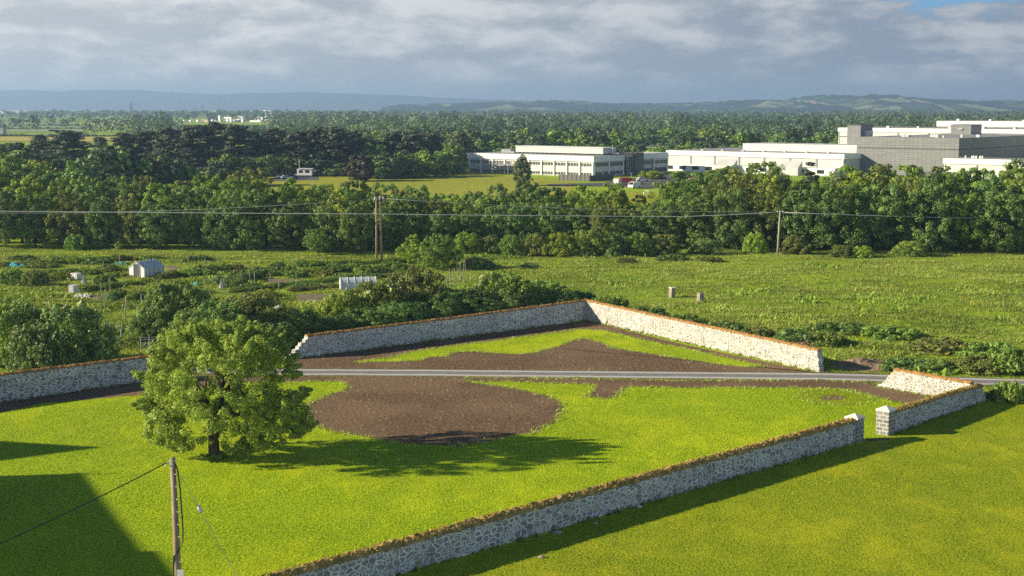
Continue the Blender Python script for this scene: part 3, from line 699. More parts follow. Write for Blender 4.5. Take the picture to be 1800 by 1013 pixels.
# ------------------------------------------------------------------ the single tree on the lawn
def lawn_tree():
    rng = np.random.default_rng(21); g = G(377, 806); Y = g.y; px = Y / F_PX
    root = empty('broadleaf_tree', g)
    def loc(u, v, dy=0.0):
        p = AT(u, v, Y); return np.array([p.x - g.x, dy, p.z])
    lobes = [(395, 662, 100, 84), (330, 655, 66, 62), (300, 690, 48, 58), (455, 634, 46, 46), (430, 722, 60, 44), (514, 734, 34, 36), (488, 722, 40, 36), (474, 758, 50, 34), (335, 735, 66, 42), (285, 738, 36, 44), (318, 770, 26, 22), (400, 612, 66, 38), (448, 690, 42, 50), (310, 615, 44, 36), (355, 596, 50, 26), (440, 600, 42, 26)]
    C = []; Rr = []
    for u, v, ru, rv in lobes:
        n = int(ru * rv / 50)
        d = unit(rng.normal(size=(n, 3))) * (rng.uniform(.55, 1.0, n) ** .5)[:, None]
        c = loc(u, v, rng.uniform(-.5, .5)); C.append(c + d * np.array([ru * px, ru * px * 1.85, rv * px])); Rr.append(rng.uniform(.26, .52, n))
    # low sprigs and the ends of the branches
    for u, v, dy in [(348, 783, -.6), (335, 770, -.9), (365, 768, -1.4), (322, 762, -.4), (425, 770, -1.), (440, 784, -.7), (458, 776, .3), (412, 785, -1.2), (530, 735, .4), (545, 745, .3), (540, 720, .2), (520, 765, .5), (497, 770, .3), (262, 690, .2), (256, 720, 0), (262, 755, .3), (283, 768, -.3),
                     (415, 578, .2), (385, 577, -.3), (345, 578, .1), (455, 590, 0), (300, 592, .2), (490, 608, .1), (505, 640, -.2), (270, 640, .3), (500, 665, .3), (330, 582, .5), (432, 576, .4)]:
        n = 5; C.append(loc(u, v, dy) + rng.normal(size=(n, 3)) * .28); Rr.append(rng.uniform(.16, .34, n))
    for j in range(90):      # leading shoots that stand out of the crown all round
        a = rng.uniform(-.5, 3.7); rr_ = rng.uniform(.86, 1.0); c = loc(392 + 135 * rr_ * math.cos(a), 680 - 100 * rr_ * math.sin(a), rng.normal() * 1.6)
        q = np.linspace(0, 1, 4)[:, None]; C.append(c + q * (np.array([math.cos(a), rng.normal() * .3, math.sin(a)]) * .55)); Rr.append(np.array([.26, .22, .17, .12]))
    C = np.concatenate(C); Rr = np.concatenate(Rr)
    hole = vnoise(C[:, 0] * 1.0 + 40, C[:, 2] * 1.0 + C[:, 1] * .5 + 40, 1.1, 12); pu = C[:, 0] / px + 377; pv = 806 - C[:, 2] / px * 1.0; keep = (hole > .17) & (((pu - 522) / 20) ** 2 + ((pv - 672) / 15) ** 2 > 1) & (((pu - 346) / 17) ** 2 + ((pv - 772) / 13) ** 2 > 1); C = C[keep]; Rr = Rr[keep]
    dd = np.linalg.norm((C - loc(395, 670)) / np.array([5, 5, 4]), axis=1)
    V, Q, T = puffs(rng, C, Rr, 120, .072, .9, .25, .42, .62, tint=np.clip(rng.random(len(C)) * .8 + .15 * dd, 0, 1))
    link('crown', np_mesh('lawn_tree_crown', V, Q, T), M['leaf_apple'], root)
    # inner boughs
    b = MB(); fork = Vector(loc(375, 738, 0))
    b.tube([(0, 0, -.15), (0, 0, .12), (-.03, 0, 1.2), tuple(fork)], [.52, .38, .34, .32], 12)
    for u, v, dy, r0 in [(330, 660, .6, .24), (352, 690, -1.4, .20), (420, 650, .5, .24), (470, 690, .2, .20), (515, 730, .3, .15), (400, 640, 1.6, .2), (300, 720, -.6, .14), (385, 640, -1.2, .18), (440, 720, -1.5, .14)]:
        e = Vector(loc(u, v, dy)); m_ = fork.lerp(e, .5) + Vector((rng.normal() * .2, rng.normal() * .2, .25))
        b.tube([fork - Vector((0, 0, .2)), fork.lerp(m_, .5) + Vector((0, 0, .1)), m_, e], [r0 * 1.1, r0, r0 * .7, r0 * .25], 7)
        for j in range(4):
            s = m_.lerp(e, rng.random()); q = s + Vector(rng.normal(size=3) * .8) + Vector((0, 0, .3)); b.tube([s, q], [r0 * .35, .02], 5)
    b.build('trunk', M['bark'], root, True)
    C2 = np.stack([rng.normal(size=26) * .45, rng.normal(size=26) * .4 - .1, rng.uniform(.05, .3, 26)], 1)
    V, Q, T = puffs(rng, C2, np.full(26, .2), 26, .08, .8)
    V[:, 2] = np.maximum(V[:, 2], .01)
    link('basal_shoots', np_mesh('basal_shoots', V, Q, T), M['leaf_mid'], root)['kind'] = 'stuff'
    tag(root, 'large round spreading broadleaf tree standing alone on the bright lawn', 'tree')
lawn_tree()

# ------------------------------------------------------------------ kinds of trees and bushes
R_ = lambda i: np.random.default_rng(300 + i)
KD = {}
def kind(key, name, i, *a, **kw): KD[key] = Kind(make_plant(name, R_(i), *a, **kw))
TALL = dict(trunk_r=.22)
kind('syc1', 'broadleaf_tree', 1, 12, 4.8, 1.2, 150, .85, 100, .18, 'round', 'leaf_dark', lump=.3, **TALL)
kind('syc2', 'broadleaf_tree', 2, 12, 4.4, .8, 150, .76, 100, .17, 'oval', 'leaf_dark', lump=.34, **TALL)
kind('syc3', 'broadleaf_tree', 3, 12, 5.0, 1.0, 160, .82, 100, .18, 'dome', 'leaf_mid', lump=.32, **TALL)
kind('ash1', 'broadleaf_tree', 4, 12, 4.2, 1.5, 120, .72, 100, .155, 'oval', 'leaf_bright', lump=.36, **TALL)
kind('ash2', 'broadleaf_tree', 5, 12, 4.4, 1.4, 125, .7, 100, .155, 'round', 'leaf_mid', lump=.36, **TALL)
kind('wil1', 'broadleaf_tree', 6, 11, 4.6, .8, 130, .7, 100, .155, 'bush', 'leaf_olive', lump=.34, **TALL)
kind('dark1', 'broadleaf_tree', 7, 12, 4.4, .6, 150, .76, 100, .17, 'bush', 'leaf_dark', lump=.3, **TALL)
kind('grey1', 'broadleaf_tree', 8, 12, 3.6, 1.0, 150, .75, 80, .155, 'tall', 'leaf_grey', lump=.3, **TALL)
kind('spr1', 'spruce_tree', 9, 12, 3.0, .8, 150, .7, 36, .24, 'cone', 'leaf_cedar', flat=.45, lump=.3, **TALL)
kind('pine1', 'pine_tree', 10, 12, 3.2, 2.0, 110, .8, 36, .24, 'tall', 'leaf_olive', flat=.6, lump=.25, **TALL)
kind('thin1', 'leaning_tree', 11, 12, 3.6, 2.4, 60, .6, 30, .2, 'oval', 'leaf_olive', lump=.4, limbs=22, trunk_r=.2)
kind('bush1', 'bush', 12, 4, 3.0, .15, 130, .5, 80, .115, 'bush', 'leaf_mid', trunk_r=.1, lump=.3)
kind('bush2', 'bush', 13, 4, 3.0, .15, 130, .48, 80, .115, 'dome', 'leaf_bright', trunk_r=.1, lump=.3)
kind('bush3', 'bush', 14, 4, 3.0, .1, 140, .48, 80, .115, 'dome', 'leaf_dark', trunk_r=.1, lump=.3)
kind('bush4', 'bush', 15, 4, 2.6, .1, 100, .48, 80, .115, 'bush', 'leaf_olive', trunk_r=.1, lump=.34)
kind('elder1', 'elder_bush', 16, 5, 3.4, .1, 230, .5, 90, .11, 'bush', 'leaf_mid', trunk_r=.14, lump=.28, blossoms=110)
kind('elder2', 'elder_bush', 17, 5, 3.4, .1, 220, .5, 90, .11, 'dome', 'leaf_dark', trunk_r=.14, lump=.28, blossoms=120)
kind('thick1', 'thicket_bush', 18, 5, 3.8, .05, 260, .5, 90, .11, 'dome', 'leaf_dark', trunk_r=.12, lump=.28)
kind('thick2', 'thicket_bush', 22, 5, 3.8, .05, 240, .5, 90, .11, 'bush', 'leaf_olive', trunk_r=.12, lump=.3)
kind('bram1', 'bramble_bush', 19, 1.6, 2.4, .02, 130, .36, 40, .12, 'dome', 'leaf_mid', trunk_r=0, lump=.3)
kind('bram2', 'bramble_bush', 20, 1.6, 2.4, .02, 120, .36, 40, .12, 'dome', 'leaf_dark', trunk_r=0, lump=.34)
kind('bram3', 'bramble_bush', 21, 1.6, 2.2, .02, 110, .36, 40, .12, 'dome', 'leaf_olive', trunk_r=0, lump=.3)

def cedar(i, H, R, mat, layers=11):
    """flat tiers of dark needles on a bare stem"""
    rng = R_(i); root = empty('cedar_tree', (0, 0, 0)); C = []; Rr = []
    b = MB(); b.tube([(0, 0, -.2), (0, 0, H * .3), (rng.normal() * .3, rng.normal() * .3, H * .93)], [.55, .42, .12], 8)
    for l in range(layers):
        f = l / (layers - 1); z = H * (.16 + .82 * f); rr = R * (1 - .62 * f ** 2.2) * rng.uniform(.8, 1.1)
        for a in rng.uniform(0, 6.28, 9 - int(3 * f)):
            L = rr * rng.uniform(.55, 1.05); e = np.array([L * math.cos(a), L * math.sin(a), z + rng.normal() * .5])
            if l % 2 == 0: b.tube([(0, 0, z - .8), tuple(e)], [.12, .03], 4)
            for s in np.linspace(.35, 1, 5): C.append(e * np.array([s, s, 1]) + rng.normal(size=3) * .3); Rr.append(1.25 * rng.uniform(.7, 1.2) * (.6 + .4 * s))
    V, Q, T = puffs(rng, np.array(C), np.array(Rr), 22, .42, .30, .9, .45)
    link('crown', np_mesh('cedar_crown', V, Q, T), M[mat], root); b.build('trunk', M['bark'], root, True)
    root['H'] = H; root['R'] = R; return root
KD['cedar1'] = Kind(cedar(30, 16, 6.0, 'leaf_cedar')); KD['cedar2'] = Kind(cedar(31, 16, 5.2, 'leaf_cedar', 9)); KD['cedar3'] = Kind(cedar(32, 16, 5.6, 'leaf_cedar', 13))
def far_kind(key, name, i, H, R, mat, prof, n=70, per=22): KD[key] = Kind(make_plant(name, R_(i), H, R, .6, n, 1.35, per, .62, prof, mat, trunk_r=.25, lump=.3, limbs=2))
far_kind('far1', 'broadleaf_tree', 40, 13, 5.4, 'leaf_far', 'round'); far_kind('far2', 'broadleaf_tree', 41, 13, 5.0, 'leaf_far', 'dome', 80)
far_kind('far3', 'broadleaf_tree', 42, 13, 4.6, 'leaf_mid', 'oval'); far_kind('far4', 'broadleaf_tree', 43, 13, 5.2, 'leaf_dark', 'bush', 80)
far_kind('copper', 'copper_beech', 44, 12, 5.0, 'leaf_copper', 'round', 110, 30); far_kind('poplar', 'poplar_tree', 45, 18, 4.2, 'leaf_grey', 'tall', 110)
far_kind('far5', 'broadleaf_tree', 46, 13, 4.8, 'leaf_bright', 'round')

LOOK = dict(syc1='dark green rounded tree', syc2='dark green narrow tree', syc3='mid green domed tree', ash1='yellow green loose tree', ash2='fresh green loose tree', wil1='olive green tree', dark1='dense dark green tree',
            grey1='grey green upright tree', spr1='dark pointed spruce', pine1='brownish green pine', thin1='thin olive tree')
rnd = random.Random(5)
# ------------------------------------------------------------------ the tree belt across the view, row by row
TOPU = [-60, 0, 60, 130, 200, 260, 330, 400, 440, 475, 496, 540, 562, 600, 650, 700, 740, 800, 850, 910, 960, 1000, 1040, 1080, 1100, 1142, 1160, 1200, 1250, 1320, 1400, 1500, 1560, 1640, 1700, 1760, 1860]
TOPV = [290, 288, 287, 290, 300, 292, 305, 296, 286, 297, 306, 312, 315, 306, 322, 312, 326, 332, 322, 314, 314, 326, 314, 312, 336, 338, 314, 297, 287, 281, 277, 279, 273, 277, 283, 277, 269]
topv = lambda u: float(np.interp(u, TOPU, TOPV))
BASEU = [0, 400, 640, 800, 1150, 1500, 1800]; BASEV = [438, 441, 448, 438, 440, 446, 447]
ROWS = [('front row', 0.0, 30, 20), ('second row', 8.0, 12, 16), ('third row', 17.0, 4, 10), ('back row', 28.0, -6, 13)]
for ri, (rname, dYr, dv, jit) in enumerate(ROWS):
    u = -55.0 + ri * 19; i = 0
    while u < 1860:
        vb = float(np.interp(u, BASEU, BASEV)); Y = G(900, vb).y + 3 + dYr + rnd.uniform(-2, 2)
        vt = topv(u) + dv + rnd.uniform(0, jit) + (6 if 1095 < u < 1145 and ri > 0 else 0)
        p = AT(u, vt, Y); h = max(3.0, p.z)
        z = rnd.random()
        if 1250 < u < 1800 and ri >= 2: key = rnd.choice(['pine1', 'spr1', 'ash2', 'grey1', 'syc3', 'pine1', 'pine1'])
        elif 255 < u < 345 and ri >= 2: key = rnd.choice(['spr1', 'spr1', 'pine1'])
        elif ri == 0: key = rnd.choice(['syc1', 'syc2', 'syc3', 'dark1', 'dark1', 'syc1', 'wil1'])
        elif 1000 < u < 1090: key = rnd.choice(['ash1', 'ash1', 'ash2'])
        else: key = rnd.choice(['syc1', 'syc2', 'syc3', 'ash1', 'ash2', 'dark1', 'syc3', 'wil1', 'ash2'])
        wd = rnd.uniform(7.0, 9.6) * (.8 if key in ('spr1', 'pine1', 'grey1') else 1) * min(1.15, max(.75, h / 11))
        i += 1
        KD[key].put((p.x, Y, 0), h, wd, f"{LOOK[key]}, {nth(i)} from the left in the tree belt's {rname}", 'tree', 'trees of the belt behind the meadow', rnd.uniform(0, 6.28))
        u += wd * .74 / (Y / F_PX)

# shrubs along the foot of the belt
def bushes(group, cat, rows):
    for key, u, vb, wpx, vt, lab in rows:
        g = G(u, vb); KD[key].put(g, max(.5, hgt(u, vb, vt)), wpx * PXM(vb), lab, cat, group, rnd.uniform(0, 6.28))
bushes('shrubs along the foot of the belt', 'shrub', [
    ('ash1', 727, 470, 52, 408, 'bright green clump standing alone beside the twin poles'),
    ('syc3', 770, 474, 72, 404, 'broad round dark green tree standing alone before the hedge shrubs'),
    ('bush2', 822, 446, 62, 404, 'bright yellow green shrub, first of the hedge beyond the lone round tree'),
    ('bush4', 862, 447, 50, 410, 'olive green shrub in the hedge, beside its first bright shrub'),
    ('bush1', 900, 449, 52, 408, 'mid green shrub in the hedge below the white office'),
    ('bush4', 940, 450, 52, 406, 'olive shrub in the middle of the hedge below the lone columnar tree'),
    ('bush2', 985, 451, 60, 404, 'large light green shrub in the middle of the hedge'),
    ('bush1', 1032, 451, 60, 398, 'tall mid green shrub towards the end of the hedge'),
    ('bush3', 1078, 451, 56, 402, 'dark green shrub, third from the end of the hedge'),
    ('bush1', 1122, 450, 56, 404, 'fresh green shrub, second from the end of the hedge'),
    ('bush4', 1170, 449, 60, 408, 'olive brown shrub ending the hedge'),
    ('bush3', 1240, 447, 60, 416, 'dark low shrub before the belt, between hedge end and single pole'),
    ('bush2', 1327, 445, 44, 404, 'small bright green shrub beside the single power pole'),
    ('bush4', 1398, 447, 54, 410, 'olive shrub just beyond the single power pole'),
    ('bush4', 1480, 452, 50, 428, 'low olive shrub at the belt foot, first beyond the single pole'),
    ('bush2', 1515, 453, 46, 430, 'low yellow green shrub at the belt foot, second beyond the single pole'),
    ('bush1', 1600, 450, 60, 420, 'mid green shrub before the dark belt near the thin olive tree'),
    ('bush1', 135, 440, 40, 408, 'small green shrub before the shaded belt above the allotments'),
    ('ash2', 560, 448, 44, 398, 'slender light green tree before the shaded belt near the twin poles'),
    ('bush3', 842, 472, 66, 450, 'low dark mound of scrub at the end of the lone tree shadow')])
bushes('bushes behind the rubble walls', 'bush', [
    ('elder1', 30, 640, 150, 516, 'big pale flowering elder at the frame edge behind the wall'),
    ('elder2', 122, 648, 150, 520, 'big dark elder dotted with cream blossom behind the wall'),
    ('elder2', 66, 655, 110, 560, 'low flowering elder between the two big elders'),
    ('thick1', 312, 592, 136, 487, 'dark thicket with a sunlit yellow crest above the lawn tree'),
    ('thick1', 385, 612, 123, 521, 'dark thicket just above the crown of the lawn tree'),
    ('thick2', 448, 606, 134, 503, 'olive topped thicket between the lawn tree and the broken wall end'),
    ('thick1', 520, 600, 112, 537, 'low dark thicket beside the broken wall end'),
    ('bush2', 600, 576, 92, 508, 'yellow green bush in front of the low white tunnel'),
    ('elder1', 665, 568, 120, 488, 'broad flowering elder behind the wall, near the low white tunnel'),
    ('thick2', 732, 556, 145, 461, 'tall brownish bush behind the wall with an uneven top'),
    ('thick1', 795, 560, 100, 503, 'low dark bush behind the wall below the stake fence'),
    ('thick1', 585, 592, 100, 551, 'dark low bush hugging the back of the long shaded wall near its broken end'),
    ('thick1', 640, 585, 112, 539, 'dark bush hugging the shaded wall, second from its broken end'),
    ('thick1', 700, 577, 123, 526, 'dark bush hugging the shaded wall, third from its broken end'),
    ('thick1', 765, 569, 123, 519, 'dark bush hugging the shaded wall, fourth from its broken end'),
    ('thick1', 830, 561, 112, 516, 'dark bush hugging the shaded wall, fifth from its broken end'),
    ('thick1', 890, 555, 100, 509, 'dark bush hugging the shaded wall, sixth from its broken end'),
    ('thick1', 985, 546, 89, 507, 'dark bush hugging the shaded wall nearest the corner'),
    ('thick1', 272, 600, 89, 531, 'dark bush at the edge of the grass plot beside the lawn tree'),
    ('thick1', 345, 605, 112, 536, 'dark low bush right behind the lawn tree crown'),
    ('thick1', 420, 615, 123, 551, 'dark low bush behind the right shoulder of the lawn tree'),
    ('thick1', 485, 618, 100, 561, 'dark low bush between the lawn tree and the broken wall end'),
    ('bush2', 282, 560, 60, 494, 'sunlit yellow green bush fronting the dark thicket above the lawn tree'),
    ('elder1', 882, 548, 118, 472, 'rounded elder with cream blossom beyond the stake fence'),
    ('elder1', 958, 540, 92, 488, 'smaller elder with cream blossom, nearest the wall corner'),
    ('bram2', 1020, 538, 70, 508, 'dark bramble mound directly behind the wall corner'),
    ('bram1', 1072, 548, 70, 516, 'green bramble mound behind the start of the sunlit wall'),
    ('bram2', 1140, 562, 84, 536, 'dark bramble mound behind the sunlit wall, below the stone posts'),
    ('bram1', 1205, 574, 80, 550, 'green bramble mound behind the sunlit wall, between the two stone posts'),
    ('bram2', 1270, 586, 84, 564, 'dark bramble mound behind the middle of the sunlit wall'),
    ('bram3', 1330, 594, 70, 574, 'olive bramble mound behind the lower half of the sunlit wall'),
    ('bram2', 1395, 602, 84, 578, 'dark bramble mound behind the last stretch of the sunlit wall'),
    ('bram1', 1450, 606, 80, 582, 'green bramble mound behind the end of the sunlit wall'),
    ('bram2', 1480, 584, 110, 566, 'long dark bramble bank in the meadow above the earth heap'),
    ('bram1', 1565, 592, 110, 572, 'long green bramble bank in the meadow beyond the earth heap'),
    ('bram2', 1590, 648, 90, 628, 'dark mound between earth heap and short lit wall'),
    ('bram3', 1660, 618, 120, 594, 'tall olive bramble bank above the track'),
    ('bram1', 1740, 630, 130, 600, 'largest green bramble bank above the track'),
    ('bram2', 1640, 650, 80, 630, 'dark bramble mound beside the track behind the short lit wall'),
    ('bram3', 1720, 652, 110, 626, 'olive bramble mound close above the track'),
    ('bram1', 1800, 655, 120, 606, 'green bramble bank cut by the frame edge above the track'),
    ('bram1', 1774, 706, 62, 664, 'bright round bush at the broken end of the short shaded wall'),
    ('bram2', 1752, 704, 34, 682, 'dark low bush touching the broken end of the short shaded wall')])
# small growth among the allotment plots
TENS.update({7: ('seventieth', 'seventy'), 8: ('eightieth', 'eighty'), 9: ('ninetieth', 'ninety'), 10: ('hundredth', 'hundred'), 11: ('hundred and tenth', 'hundred and ten'), 12: ('hundred and twentieth', 'hundred and twenty'), 13: ('hundred and thirtieth', 'hundred and thirty'), 14: ('hundred and fortieth', 'hundred and forty'), 15: ('hundred and fiftieth', 'hundred and fifty')})
LOOKB = dict(bush1='mid green', bush2='yellow green', bush3='dark green', bush4='olive', bram1='fresh green', bram2='deep green', bram3='brownish')
spots = [('bush1', 20, 500, 54, 470), ('bush4', 58, 504, 50, 474), ('bram2', 40, 458, 60, 448), ('bram2', 110, 460, 70, 450), ('bram1', 75, 470, 60, 460), ('bram2', 165, 464, 60, 452), ('bram3', 190, 474, 40, 464), ('bush2', 105, 492, 40, 476),
         ('bram1', 160, 482, 40, 472), ('bush1', 185, 500, 40, 480), ('bush3', 212, 526, 34, 506), ('bush1', 240, 528, 40, 508), ('bram1', 205, 488, 40, 476), ('bush2', 318, 516, 50, 490), ('bush4', 300, 490, 40, 474), ('bram1', 345, 486, 60, 470), ('bram2', 362, 478, 50, 464),
         ('bram2', 395, 500, 44, 484), ('bram2', 430, 492, 60, 474), ('bram2', 455, 484, 44, 468), ('bram3', 412, 475, 40, 463), ('bram2', 500, 482, 50, 466), ('bush3', 532, 470, 36, 456), ('bram1', 520, 488, 40, 474), ('bush3', 556, 468, 30, 458), ('bram1', 590, 478, 60, 464),
         ('bram2', 610, 470, 60, 458), ('bram1', 650, 480, 60, 464), ('bram1', 690, 474, 60, 458), ('bram3', 570, 486, 40, 474), ('bram2', 440, 510, 60, 498), ('bram2', 540, 506, 60, 496), ('bram2', 640, 492, 50, 482), ('bush2', 468, 522, 40, 506), ('bram2', 250, 600, 40, 586),
         ('bush1', 225, 608, 60, 588), ('bram1', 205, 590, 40, 574), ('bram2', 232, 578, 40, 566), ('bush4', 1100, 462, 40, 452), ('bram2', 1180, 458, 60, 446), ('bram3', 1245, 460, 50, 450), ('bram2', 930, 470, 40, 462), ('bram2', 350, 460, 50, 448), ('bram1', 265, 456, 40, 448)]
def row(u0, v0, u1, v1, n, h, keys):
    for i in range(n):
        f = (i + rnd.uniform(-.3, .3)) / max(1, n - 1); u = u0 + (u1 - u0) * f; v = v0 + (v1 - v0) * f; spots.append((rnd.choice(keys), u, v, rnd.uniform(26, 44), v - h * rnd.uniform(.7, 1.25)))
row(405, 506, 485, 474, 7, 17, ['bush3', 'bush3', 'bush1']); row(420, 513, 600, 493, 12, 9, ['bush3', 'bush1']); row(600, 491, 700, 486, 6, 9, ['bush3', 'bush1'])
row(480, 486, 640, 474, 9, 12, ['bush2', 'bush1', 'bush4']); row(0, 470, 230, 458, 14, 11, ['bush1', 'bush2', 'bush4']); row(60, 486, 240, 478, 10, 12, ['bush1', 'bush2', 'bush4', 'bush2'])
row(150, 512, 260, 500, 8, 12, ['bush1', 'bush3', 'bush2']); row(290, 492, 400, 474, 9, 12, ['bush1', 'bush2', 'bush4']); row(200, 528, 260, 524, 4, 14, ['bush3', 'bush1']); row(540, 470, 720, 462, 11, 11, ['bush1', 'bush2', 'bush1'])
row(520, 512, 600, 505, 5, 9, ['bush2', 'bush4']); row(0, 500, 70, 496, 4, 22, ['bush1', 'bush4']); row(185, 604, 260, 600, 4, 12, ['bush1', 'bush3'])
for i, (key, u, vb, wpx, vt) in enumerate(sorted(spots, key=lambda s: s[1])):
    where = 'allotment plots' if u < 760 else 'rough meadow'
    bushes('low growth among the allotment plots', 'bush', [(key, u, vb, wpx, vt, f'low {LOOKB[key]} bush in the {where}, {nth(i + 1)} from the left')])

# ------------------------------------------------------------------ woods and single trees beyond the belt
def stand(group, cat, rows, lab):
    for i, (key, u, Y, vt, wd) in enumerate(rows):
        p = AT(u, vt, Y); KD[key].put((p.x, Y, 0), max(4, p.z), wd, lab.format(n=nth(i + 1)), cat, group, rnd.uniform(0, 6.28))
stand('dark cedars beyond the belt', 'cedar', [(k_, u, Y, v, w_) for k_, u, Y, v, w_ in [
    ('cedar2', 72, 470, 240, 11), ('cedar1', 118, 455, 231, 19), ('cedar2', 175, 480, 243, 9), ('cedar2', 222, 470, 236, 14), ('cedar1', 258, 470, 233, 16), ('cedar3', 296, 465, 229, 16), ('cedar1', 335, 462, 223, 18),
    ('cedar3', 372, 468, 221, 17), ('cedar1', 412, 462, 221, 18), ('cedar2', 446, 472, 233, 13), ('cedar3', 486, 465, 231, 16), ('cedar1', 525, 462, 232, 17), ('cedar3', 556, 470, 228, 14), ('cedar1', 588, 462, 226, 18),
    ('cedar3', 622, 475, 236, 13), ('cedar2', 690, 480, 233, 13), ('cedar1', 722, 478, 232, 15), ('cedar3', 752, 488, 236, 14)]], 'cedar with flat dark tiers, {n} in the cedar stand beyond the belt')
stand('pale broadleaf trees before the cedars', 'tree', [
    ('far3', 12, 330, 262, 12), ('far1', 40, 345, 258, 12), ('far5', 75, 335, 270, 10), ('far2', 100, 350, 266, 12), ('far4', 20, 300, 276, 12), ('far3', 60, 305, 280, 11), ('far2', 30, 400, 243, 16), ('far4', 130, 320, 275, 10), ('far3', 150, 345, 270, 9),
    ('far2', 175, 340, 256, 14), ('far1', 200, 350, 247, 15), ('far4', 225, 345, 258, 13), ('far2', 248, 350, 264, 12), ('far4', 275, 352, 266, 12), ('far1', 298, 350, 272, 11), ('far4', 320, 352, 280, 9), ('far3', 395, 400, 264, 11), ('far1', 384, 395, 276, 9), ('far4', 412, 402, 272, 10),
    ('far2', 440, 440, 272, 10), ('far4', 468, 455, 268, 10), ('far3', 500, 458, 266, 9), ('far4', 530, 459, 272, 10), ('far2', 560, 458, 264, 9), ('far4', 590, 456, 278, 9),
    ('far4', 660, 440, 268, 11), ('far2', 684, 440, 264, 10), ('far3', 700, 450, 262, 8), ('far4', 720, 445, 266, 10), ('far3', 745, 450, 258, 9), ('far4', 765, 455, 262, 10), ('far4', 650, 470, 246, 13), ('far2', 668, 480, 240, 14), ('far4', 790, 470, 250, 12)],
      'broadleaf tree before the dark cedars, {n} counted from the frame edge')
for key, u, Y, vt, wd, lab, cat in [('copper', 632, 425, 268, 9.5, 'purple brown copper beech at the edge of the yellow park', 'beech'), ('poplar', 810, 500, 222, 10, 'tall tapering grey green tree rising beside the white office', 'tree'),
                                    ('poplar', 918, 400, 267, 5.4, 'lone dark columnar tree standing in front of the white office', 'tree'), ('far4', 795, 470, 256, 9, 'dark tree at the foot of the tall tapering tree', 'tree'),
                                    ('far5', 1136, 440, 299, 5.0, 'small bright tree before the office wing, beside another like it', 'tree'), ('far5', 1152, 436, 298, 5.0, 'small bright tree before the office wing, nearer the white shed', 'tree'),
                                    ('far3', 1197, 425, 298, 6.0, 'small round tree before the white shed beside the red car', 'tree'), ('far4', 1219, 430, 300, 5.0, 'small dull tree before the white shed', 'tree'),
                                    ('far5', 1256, 400, 292, 8.0, 'bushy bright tree whose top covers the white shed front', 'tree'), ('far3', 1285, 400, 288, 8.0, 'bushy tree beside the triangular shed porch', 'tree')]:
    p = AT(u, vt, Y); KD[key].put((p.x, Y, 0), p.z, wd, lab, cat, 'single trees in the park', rnd.uniform(0, 6.28))
i = 0
for Y, u0, u1, st in ((540, 760, 1310, 7.5), (585, 800, 1500, 9), (640, 690, 1500, 10), (710, 640, 1500, 11), (800, 560, 1560, 12.5)):
    u = u0; i = 0
    while u < u1:
        i += 1; key = rnd.choice(['far1', 'far2', 'far3', 'far4', 'far4', 'far2']); hh = rnd.uniform(9, 14) if Y > 560 else rnd.uniform(7, 10)
        x = (u - 900) / F_PX * Y
        if not (1120 < u < 1190 and Y in (585, 640, 710)):
            KD[key].put((x, Y + rnd.uniform(-8, 8), 0), hh, rnd.uniform(10, 15), f'rounded tree behind the white office, {nth(i)} in the {dict([(540, "first"), (585, "second"), (640, "third"), (710, "fourth"), (800, "fifth")])[Y]} rank of wood', 'tree', 'trees of the wood behind the office', rnd.uniform(0, 6.28))
        u += st / Y * F_PX * rnd.uniform(.8, 1.2)
p = AT(1712, 318, 226); KD['thin1'].put((p.x, 226, 0), p.z, 7.5, 'thinly leaved olive tree showing bare branches in the belt near the frame edge', 'tree', 'trees of the belt behind the meadow', 1.0)
for kd in KD.values():                                              # a kind nothing used is not left standing
    if not kd.used:
        for ch in list(kd.root.children): bpy.data.objects.remove(ch)
        bpy.data.objects.remove(kd.root)
